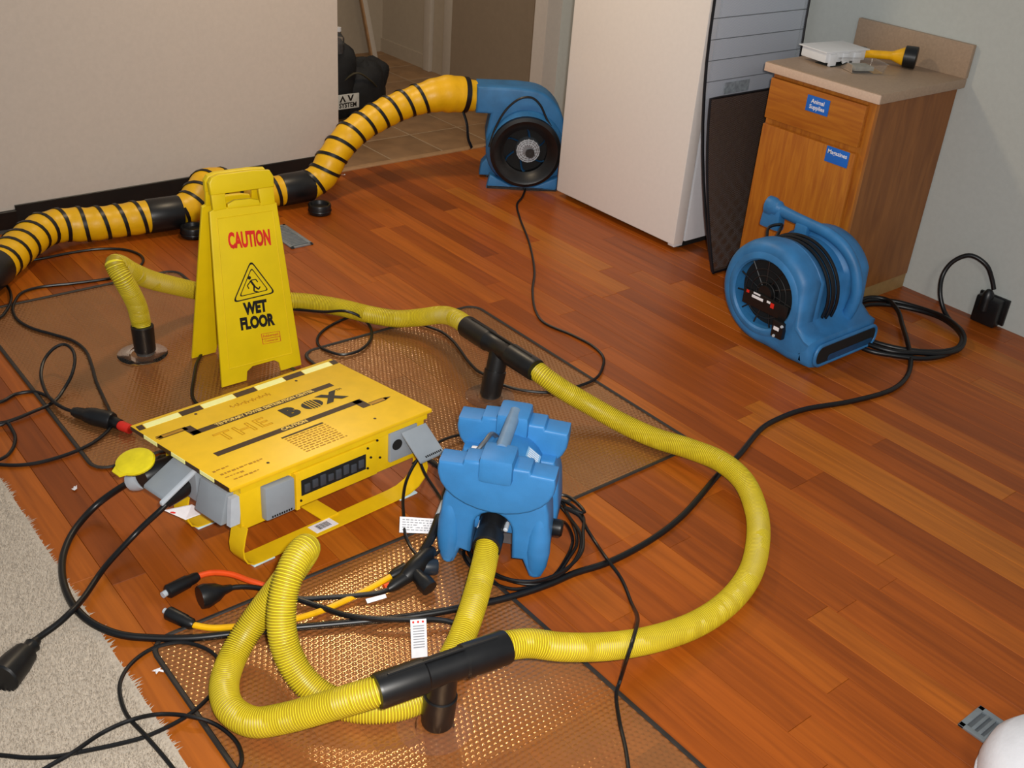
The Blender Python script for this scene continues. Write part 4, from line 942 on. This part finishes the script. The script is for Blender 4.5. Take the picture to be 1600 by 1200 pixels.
rt, o = cord('black cord with a raised loop ending in a fat plug left of the power box', [(0.3435, 3.0712, 0.0080), (0.5959, 2.9234, 0.0080), (0.6311, 2.9219, 0.0080), (0.6890, 2.9321, 0.0100), (0.7596, 2.9533, 0.0120), (0.8064, 2.9978, 0.0200), (0.8428, 3.0259, 0.0450), (0.8744, 3.0781, 0.0700), (0.8799, 3.1160, 0.0850), (0.8678, 3.1474, 0.0900), (0.8403, 3.1500, 0.0850), (0.7994, 3.1298, 0.0650), (0.7689, 3.0810, 0.0450), (0.7565, 3.0269, 0.0300), (0.7522, 2.9480, 0.0260), (0.7676, 2.8852, 0.0220), (0.7926, 2.8395, 0.0220)], .0052)
A_ = [(0.7829, 2.8542, 0.0220), (0.8575, 2.7399, 0.0240)]; plug_at(rt, o, A_[0], A_[1], CON)
A_ = [(0.8567, 2.7483, 0.0220), (0.8689, 2.7115, 0.0220)]; plug_at(rt, o, A_[0], A_[1], [(0, .017), (1, .016)], 'socket_end')
A_ = [(0.8674, 2.7124, 0.0220), (0.8839, 2.6731, 0.0220)]; plug_at(rt, o, A_[0], A_[1], [(0, .013), (.2, .015), (1, .014)], 'red_sleeve', 'print_red')
cord('black cord running to the fat plug from the left picture edge', [(0.3634, 3.1621, 0.0060), (0.6320, 3.0451, 0.0060), (0.6829, 3.0666, 0.0060), (0.7285, 3.0562, 0.0060), (0.7549, 3.0087, 0.0080), (0.7613, 2.9230, 0.0180), (0.7719, 2.8700, 0.0240), (0.7963, 2.8333, 0.0240)], .0052)
cord('small black cord loop at the left picture edge beside the carpet', [(0.3400, 3.0536, 0.0100), (0.5901, 2.8997, 0.0160), (0.6084, 2.9008, 0.0180), (0.6125, 2.8722, 0.0100), (0.6082, 2.8260, 0.0060), (0.5794, 2.7663, 0.0060), (0.5384, 2.7290, 0.0120), (0.2727, 2.7509, 0.0120)], .0052)
cord('black cord dropping behind the caution sign to the power box', [(1.2715, 3.0258, 0.0100), (1.2207, 2.9641, 0.0100), (1.1699, 2.8769, 0.0100), (1.1281, 2.7990, 0.0100), (1.1120, 2.7498, 0.0100), (1.1154, 2.6808, 0.0100), (1.1472, 2.6172, 0.0100)], .0052)
cord('thin black cord snaking from the far blower past the tee and around to the sign', [(3.2773, 3.7707, 0.0060), (3.1716, 3.6708, 0.0050), (3.0903, 3.6090, 0.0050), (2.9923, 3.4698, 0.0050), (2.8388, 3.2161, 0.0050), (2.6639, 2.9722, 0.0050), (2.5397, 2.8350, 0.0050), (2.4376, 2.6935, 0.0050), (2.4024, 2.6035, 0.0050), (2.4262, 2.4707, 0.0050), (2.4326, 2.3751, 0.0050), (2.4103, 2.2945, 0.0050), (2.3580, 2.2386, 0.0060), (2.2722, 2.1850, 0.0100), (2.1675, 2.1802, 0.0100), (2.0886, 2.1953, 0.0100), (2.0278, 2.2429, 0.0100), (1.9962, 2.2868, 0.0100), (1.9791, 2.3227, 0.0120), (1.9705, 2.4079, 0.0120), (1.9664, 2.4307, 0.0120), (1.9788, 2.5006, 0.0120), (2.0081, 2.5952, 0.0120), (2.0227, 2.6527, 0.0120), (2.0279, 2.7291, 0.0120), (2.0038, 2.8016, 0.0120), (1.9903, 2.8709, 0.0060), (1.9936, 2.9255, 0.0050), (1.9739, 2.9716, 0.0060), (1.9377, 3.0015, 0.0050), (1.8973, 3.0070, 0.0050), (1.8404, 2.9940, 0.0120), (1.7693, 2.9907, 0.0060), (1.6880, 2.9582, 0.0060), (1.6378, 2.9152, 0.0060), (1.6152, 2.8631, 0.0060), (1.6205, 2.8082, 0.0100), (1.6434, 2.7634, 0.0120), (1.6929, 2.7545, 0.0120), (1.7553, 2.7813, 0.0120), (1.8164, 2.8492, 0.0100), (1.8347, 2.9077, 0.0200), (1.8042, 2.9266, 0.0500), (1.7730, 2.9523, 0.0620), (1.7275, 3.0251, 0.0400), (1.6853, 3.1152, 0.0200), (1.6433, 3.1806, 0.0080), (1.5721, 3.2395, 0.0060)], .0050)

# dryer cord: coil on the floor, then off toward the viewer
COIL = [[(1.6477, 1.5691, 0.0060), (1.5727, 1.5151, 0.0060), (1.4842, 1.4905, 0.0060), (1.4031, 1.5105, 0.0060), (1.3609, 1.5856, 0.0060), (1.3660, 1.6723, 0.0060), (1.4336, 1.7344, 0.0060), (1.5294, 1.7469, 0.0060), (1.6312, 1.7482, 0.0060), (1.7032, 1.7184, 0.0060), (1.6991, 1.6447, 0.0060)]][0]
cpts = [[(1.5518, 1.5684, 0.1100)][0], [(1.6065, 1.5853, 0.0700)][0]]
for k in range(4):
    for i, (x, y, z) in enumerate(COIL):
        jx, jy = random.uniform(-.014, .014)+(k-1.5)*.007, random.uniform(-.014, .014)-(k-1.5)*.006
        cpts.append((x+jx, y+jy, .006+.0085*k+.002*(i % 2)))
cpts += [(1.6819, 1.6769, 0.0360), (1.6975, 1.6282, 0.0300), (1.6882, 1.5825, 0.0160), (1.6751, 1.5316, 0.0080), (1.6389, 1.4567, 0.0260), (1.6334, 1.3958, 0.0080), (1.5887, 1.3107, 0.0080), (1.5320, 1.2407, 0.0500), (1.4531, 1.1737, 0.1100), (1.4109, 1.1422, 0.1280), (1.3812, 1.1219, 0.1280), (1.3687, 1.1170, 0.1050), (1.3836, 1.1350, 0.0400), (1.3798, 1.1362, 0.0100), (1.3543, 1.1191, 0.0060), (1.3037, 1.0561, 0.0060), (1.2652, 0.9985, 0.0060), (1.2322, 0.9550, 0.0060), (1.1746, 0.8812, 0.0060), (1.0092, 0.7622, 0.0060)]
cord('black cord coiled under the blue dryer and trailing toward the lower edge', cpts, .0045)

# cords from the power box outlet to the dryer side
cord('black cord hanging from the power box outlet through the white tag', [(1.4273, 1.9991, 0.1050), (1.4066, 1.9957, 0.0850), (1.3751, 1.9792, 0.0600), (1.3339, 1.9326, 0.0450), (1.2967, 1.8738, 0.0400), (1.2661, 1.8219, 0.0300), (1.2565, 1.7867, 0.0200), (1.2497, 1.7480, 0.0200)], .0042)
cord('black cord from the power box outlet slanting to the dryer leg', [(1.4252, 1.9930, 0.1050), (1.4170, 1.9526, 0.0850), (1.4077, 1.8846, 0.0700), (1.3916, 1.8388, 0.0750), (1.3745, 1.8063, 0.0750)], .0042)
cord('black cord from the power box outlet passing behind the dryer', [(1.4397, 1.9986, 0.1050), (1.4648, 1.9964, 0.0800), (1.4839, 1.9853, 0.0600), (1.5140, 1.9764, 0.0300), (1.5453, 1.9569, 0.0120)], .0042)
cord('black cord from behind the power box curving to the rear of the dryer', [(1.4143, 2.0041, 0.0900), (1.4825, 2.0582, 0.0600), (1.5329, 2.0916, 0.0450), (1.6038, 2.1296, 0.0300), (1.6713, 2.1380, 0.0200), (1.7164, 2.1239, 0.0120), (1.7275, 2.0750, 0.0120)], .0042)
cord('thin black cord crossing the mat behind the power box corner', [(1.5706, 2.2507, 0.0120), (1.5764, 2.2049, 0.0120), (1.5731, 2.1344, 0.0180), (1.5908, 2.0975, 0.0120), (1.6025, 2.0501, 0.0120)], .0036)
rt, o = cord('bundled black cords with metal clip leaning on the dryer leg', [(1.4410, 1.8686, 0.1000), (1.4088, 1.8360, 0.1050), (1.3621, 1.7907, 0.1000), (1.3201, 1.7565, 0.0900), (1.2828, 1.7305, 0.0700), (1.2442, 1.7131, 0.0500), (1.2055, 1.6839, 0.0350)], .0115, n=10)
A_ = [(1.3702, 1.7937, 0.1030), (1.3324, 1.7629, 0.0970)]; plug_at(rt, o, A_[0], A_[1], [(0, .013), (1, .013)], 'clip', 'light_grey')
cord('thin black cord arcing from the metal clip down to the plugs', [(1.3500, 1.7822, 0.1000), (1.3429, 1.7461, 0.0850), (1.3258, 1.7234, 0.0600), (1.3032, 1.7129, 0.0400), (1.2797, 1.7069, 0.0300)], .0040)

# three-way adapter: orange, black and yellow tails on the left, plugs on the right
rt, o = cord('black adapter cord with several plugs gathered in front of the dryer', [(0.7886, 1.8905, 0.0240), (0.8279, 1.8805, 0.0220), (0.8616, 1.8549, 0.0220), (0.8862, 1.8216, 0.0220), (0.9186, 1.7722, 0.0200), (0.9964, 1.7276, 0.0180), (1.0500, 1.6994, 0.0180), (1.1066, 1.6749, 0.0200), (1.1474, 1.6754, 0.0240), (1.1916, 1.6772, 0.0300)], .0065, n=10)
A_ = [(0.8145, 1.8868, 0.0220), (0.7358, 1.8909, 0.0260)]; plug_at(rt, o, A_[0], A_[1], [(0, .008), (.25, .012), (.45, .022), (.8, .030), (1, .028)])
A_ = [(1.1590, 1.6762, 0.0260), (1.2756, 1.7133, 0.0480)]; plug_at(rt, o, A_[0], A_[1], [(0, .010), (.1, .018), (.4, .024), (.8, .022), (1, .012)])
A_ = [(1.2027, 1.7077, 0.0300), (1.2635, 1.6726, 0.0240)]; plug_at(rt, o, A_[0], A_[1], [(0, .014), (.2, .021), (.9, .021), (1, .018)], 'plug', mat('plug_blue_grey', '#1d2630', .4))
A_ = [(1.1980, 1.6730, 0.0340), (1.2023, 1.6185, 0.0220)]; plug_at(rt, o, A_[0], A_[1], [(0, .016), (.4, .018), (.6, .022), (1, .021)])
A_ = [(1.1180, 1.6755, 0.0200), (1.1851, 1.6816, 0.0300)]; plug_at(rt, o, A_[0], A_[1], [(0, .009), (.3, .015), (1, .018)])
A_ = [(1.1129, 1.6846, 0.0220), (1.1289, 1.6837, 0.0230)]; plug_at(rt, o, A_[0], A_[1], [(0, .0085), (1, .0085)], 'orange_ring', 'orange')
cord('black cord joining the adapter under the white tag with red dots', [(0.9036, 1.8071, 0.0200), (0.9236, 1.7661, 0.0200), (0.9546, 1.7153, 0.0180), (0.9856, 1.6515, 0.0240), (1.0373, 1.5951, 0.0280), (1.1094, 1.5432, 0.0280), (1.1612, 1.5130, 0.0220), (1.1848, 1.4891, 0.0180)], .0068, n=10)
rt, o = cord('orange cord tail with black socket lying on the boards by the power box', [(0.7631, 1.9722, 0.0200), (0.7964, 1.9582, 0.0260), (0.8299, 1.9241, 0.0300), (0.8593, 1.8760, 0.0280), (0.8875, 1.8402, 0.0220)], .0075, 'orange', group='coloured cord tails', n=10)
A_ = [(0.7690, 1.9710, 0.0200), (0.6843, 1.9615, 0.0160)]; plug_at(rt, o, A_[0], A_[1], [(0, .010), (.1, .013), (.3, .014), (.34, .0165), (.95, .0175), (1, .013)])
A_ = [(0.6843, 1.9615, 0.0160), (0.6734, 1.9580, 0.0160)]; plug_at(rt, o, A_[0], A_[1], [(0, .008), (1, .008)], 'prong', 'light_grey')
rt, o = cord('yellow cord tail with black socket crossing under the hoses', [(0.6888, 1.8316, 0.0120), (0.7196, 1.7977, 0.0120), (0.7635, 1.7570, 0.0240), (0.8167, 1.7202, 0.0300), (0.8767, 1.7050, 0.0260), (0.9490, 1.7058, 0.0140), (1.0178, 1.7048, 0.0140), (1.0900, 1.7058, 0.0180), (1.1554, 1.7073, 0.0260)], .0075, 'yellow_cord', group='coloured cord tails', n=10)
A_ = [(0.6910, 1.8262, 0.0130), (0.6598, 1.8980, 0.0140)]; plug_at(rt, o, A_[0], A_[1], [(0, .009), (.1, .014), (.3, .014), (.34, .0155), (.95, .0165), (1, .013)])
A_ = [(0.6598, 1.8980, 0.0140), (0.6564, 1.9081, 0.0140)]; plug_at(rt, o, A_[0], A_[1], [(0, .007), (1, .007)], 'prong', 'light_grey')
A_ = [(1.1457, 1.7067, 0.0250), (1.1922, 1.7089, 0.0280)]; plug_at(rt, o, A_[0], A_[1], [(0, .010), (.3, .014), (1, .016)], 'socket_end')

# ------------------------------------------------------------------ paper tags
def card(name, label, corners, print_fn=None, cat='tag'):
    C4 = [np.array(c) for c in corners]; o = sum(C4)/4; root = thing(name, label, cat, tuple(o), 0)
    n = np.cross(C4[1]-C4[0], C4[3]-C4[0]); n /= np.linalg.norm(n)
    if n[2] < 0: n = -n
    def at(u, v, h): return tuple(C4[0]*(1-u)*(1-v)+C4[1]*u*(1-v)+C4[2]*u*v+C4[3]*(1-u)*v-o+n*h)
    MB().add([at(u, v, h) for h in (0, .0012) for u, v in ((0, 0), (1, 0), (1, 1), (0, 1))], [(3,2,1,0),(4,5,6,7),(0,1,5,4),(1,2,6,5),(2,3,7,6),(3,0,4,7)]).build('card', 'white_paper', root, smooth=False)
    return root, at
def quadp(at, u0, v0, u1, v1, h=.0016): return [at(u0, v0, h), at(u1, v0, h), at(u1, v1, h), at(u0, v1, h)]
grey_print = mat('grey_print', '#8e9096', .6)
rt, at = card('paper_tag', 'white paper tag hanging on the cord between power box and dryer', [(1.2748, 1.8596, 0.0580), (1.3467, 1.7895, 0.0640), (1.3347, 1.7762, 0.0300), (1.2596, 1.8387, 0.0260)])
m = MB()
for i in range(5):
    v = .14+i*.16; u = .07
    while u < .88:
        w = random.uniform(.04, .12); m.add(quadp(at, u, v, min(u+w, .93), v+.06), [(0, 1, 2, 3)]); u += w+.03
m.build('small_print', grey_print, rt, smooth=False)
rt, at = card('paper_tag', 'white paper tag with three red dots beside the foreground hose tee', [(1.0921, 1.5418, 0.0360), (1.1250, 1.5244, 0.0360), (1.0725, 1.4427, 0.0120), (1.0396, 1.4581, 0.0120)])
m = MB()
for u in (.18, .48, .78):
    q = [at(u+.07*math.cos(a), .075+.032*math.sin(a), .0016) for a in np.linspace(0, 2*math.pi, 10, endpoint=False)]; m.add(q, [tuple(range(10))])
m.build('red_dots', 'print_red', rt, smooth=False)
m = MB()
for i in range(9): m.add(quadp(at, .15, .17+i*.07, .85, .195+i*.07), [(0, 1, 2, 3)])
m.build('small_print', grey_print, rt, smooth=False)
card('paper_tag', 'small blank white flag on the black adapter cord', [(1.0542, 1.6746, 0.0220), (1.1029, 1.6635, 0.0220), (1.1030, 1.6579, 0.0140), (1.0543, 1.6663, 0.0140)])
rt, at = card('paper_tag', 'crumpled white tag under the flipped cover at the left end of the power box', [(0.7772, 2.1774, 0.0850), (0.8423, 2.1554, 0.0900), (0.8780, 2.1573, 0.0500), (0.8219, 2.1556, 0.0500)])
m = MB(); m.add([at(.1+.08*math.cos(a), .3+.1*math.sin(a), .0016) for a in np.linspace(0, 2*math.pi, 10, endpoint=False)], [tuple(range(10))]); m.build('red_dot', 'print_red', rt, smooth=False)

# ------------------------------------------------------------------ floor registers, cups, scraps
def register(label, x0, y0, x1, y1, nb):
    rt = thing('floor_register', label, 'floor vent', ((x0+x1)/2, (y0+y1)/2, 0), 0, 'metal floor registers')
    hx, hy = (x1-x0)/2, (y1-y0)/2; m = MB()
    for a, b in (((-hx, -hy, 0), (-hx+.014, hy, .006)), ((hx-.014, -hy, 0), (hx, hy, .006)), ((-hx, -hy, 0), (hx, -hy+.014, .006)), ((-hx, hy-.014, 0), (hx, hy, .006))): m.cbox(a, b, .0015)
    m.build('frame', 'register', rt)
    MB().box((-hx+.01, -hy+.01, .0002), (hx-.01, hy-.01, .001)).build('backing', 'grey_metal', rt, smooth=False)
    for i in range(nb):
        y = -hy+.02+(2*hy-.04)*(i+.5)/nb
        MB().cbox((-hx+.012, y-.004, .001), (hx-.012, y+.004, .0055), .001).build('slat', 'register', rt)
register('grey metal floor register showing behind the caution sign', 1.945, 3.655, 2.045, 3.90, 14)
register('grey metal floor register by the white object in the lower right', 1.918, .36, 2.012, .617, 14)
for (x, y), l in (((2.245, 3.985), 'small black round cup on the floor under the rising duct'), ((1.665, 4.005), 'small black round cup on the floor left of the caution sign')):
    c_ = thing('caster_cup', l, 'cup', (x, y-.035, 0), 0, 'black round cups on the floor')
    MB().lathe([(.001, .002), (.046, .002), (.049, .006), (.050, .040), (.047, .045), (.040, .044), (.036, .030), (.001, .028)], 28, cap=False).build('cup', 'black', c_)
    MB().lathe([(.0505, .012), (.052, .016), (.0505, .020)], 28, cap=False).build('rim_band', 'cord', c_)
for (a, l) in (([(0.6608, 2.5020, 0.0030)][0], 'tiny white scrap on the boards left of the power box'), ([(0.5713, 1.7462, 0.0030)][0], 'tiny white scrap beside the foreground mat edge'), ([(2.5869, 4.3160, 0.0080)][0], 'tiny white scrap by the end of the back wall')):
    m = MB()
    for k in range(3): m.add([(random.uniform(-.011, .011), random.uniform(-.011, .011), -.002+.004*random.random()) for _ in range(4)], [(0, 1, 2), (0, 2, 3), (0, 1, 3), (1, 2, 3)])
    ob = m.build('paper_scrap', 'white_paper', smooth=False); ob.location = a; tag(ob, l, 'scrap', 'scraps on the floor')

# ------------------------------------------------------------------ hall: bag and leaning board
bg_ = thing('equipment_bag', 'black bulky bag with white lettered patch on the hall tiles', 'bag', (3.16, 5.22, 0))
def blob(c_, r_, nz=14, na=22, seed=0, amp=.06):
    m = MB(); vs = []; fs = []; rr = np.random.default_rng(seed)
    ph = rr.uniform(0, 6.28, 6)
    for i in range(nz+1):
        t_ = math.pi*i/nz
        for j in range(na):
            a = 2*math.pi*j/na; k = 1+amp*(math.sin(3*a+ph[0]+2*t_)+math.sin(5*a+ph[1]-3*t_)*.6+math.sin(2*a+4*t_+ph[2])*.7)
            sx, sy, sz = math.sin(t_)*math.cos(a), math.sin(t_)*math.sin(a), math.cos(t_)
            e = .72; sg = lambda q: math.copysign(abs(q)**e, q)
            vs.append((c_[0]+r_[0]*k*sg(sx), c_[1]+r_[1]*k*sg(sy), max(.002, c_[2]+r_[2]*k*sg(sz))))
    for i in range(nz):
        for j in range(na): fs.append((i*na+j, i*na+(j+1) % na, (i+1)*na+(j+1) % na, (i+1)*na+j))
    return m.add(vs, fs)
blob((.05, 0, .13), (.175, .15, .15), seed=1).build('bag_body', 'bag', bg_)
blob((-.13, -.02, .20), (.13, .13, .22), seed=2).build('bag_body', 'bag', bg_)
blob((.13, .02, .20), (.11, .12, .09), seed=3).build('side_pocket', 'bag', bg_)
MB().tube(smooth_path([(-.12, -.14, .22), (-.05, -.17, .27), (.04, -.17, .22), (.12, -.13, .15)], .02), .012, 8, flat=(1, .4)).build('strap', mat('strap_olive', '#3b3521', .7), bg_)
pt_ = MB().cbox((-.19, -.185, .085), (-.04, -.178, .165), .003).build('patch', mat('patch_white', '#c9c8c0', .6), bg_)
t_ = text_mb('SYSTEM', .036, .0012); t_.xf(lambda x, y, z: (-.112+x*.9, -.1858-z, .105+y)).build('lettering', 'print_black', pt_, smooth=False)
m = MB(); m.prism([(-.165, .125), (-.145, .160), (-.125, .125), (-.135, .125), (-.145, .145), (-.155, .125)], -.1868, -.1855, 'y'); m.prism([(-.115, .160), (-.105, .160), (-.095, .138), (-.085, .160), (-.075, .160), (-.09, .128), (-.10, .128)], -.1868, -.1855, 'y')
m.build('emblem', 'print_black', pt_, smooth=False)
bt = thing('clear_bottle', 'small clear bottle standing in the top of the black hall bag', 'bottle', (3.055, 5.14, .36))
MB().lathe([(.001, 0), (.03, 0), (.032, .01), (.032, .08), (.014, .105), (.014, .12)], 18, cap=False).build('bottle', 'clear', bt)
MB().lathe([(.016, .115), (.016, .135)], 14).build('cap', 'white_plastic', bt)
bd = thing('leaning_board', 'long pale board with brown edge leaning in the hall behind the bag', 'board', (3.86, 6.02, 0))
def lean(x, y, z): return (x-.155*z, y+.12*z, z)
MB().cbox((-.010, 0, .003), (.026, .02, 2.0), .003).xf(lean).build('board', 'trim', bd)
MB().cbox((-.022, -.004, .003), (-.010, .02, 2.0), .002).xf(lean).build('edge_strip', 'trim_wood', bd)

# ------------------------------------------------------------------ white object in the lower right corner
wp = thing('white_object', 'plain white rounded object cut off by the lower right picture corner', 'white object', [(1.8928, 0.3694, 0.0000)][0])
MB().lathe([(.001, 0), (.150, 0), (.165, .012), (.172, .05), (.165, .09), (.145, .12), (.10, .138), (.05, .145), (.001, .146)], 40, cap=False).build('cover', 'cloth_white', wp)
MB().tube([(.168*math.cos(q), .168*math.sin(q), .02) for q in np.linspace(0, 2*math.pi, 41)], .004, 6, cap=False).build('seam', 'cloth_white', wp)
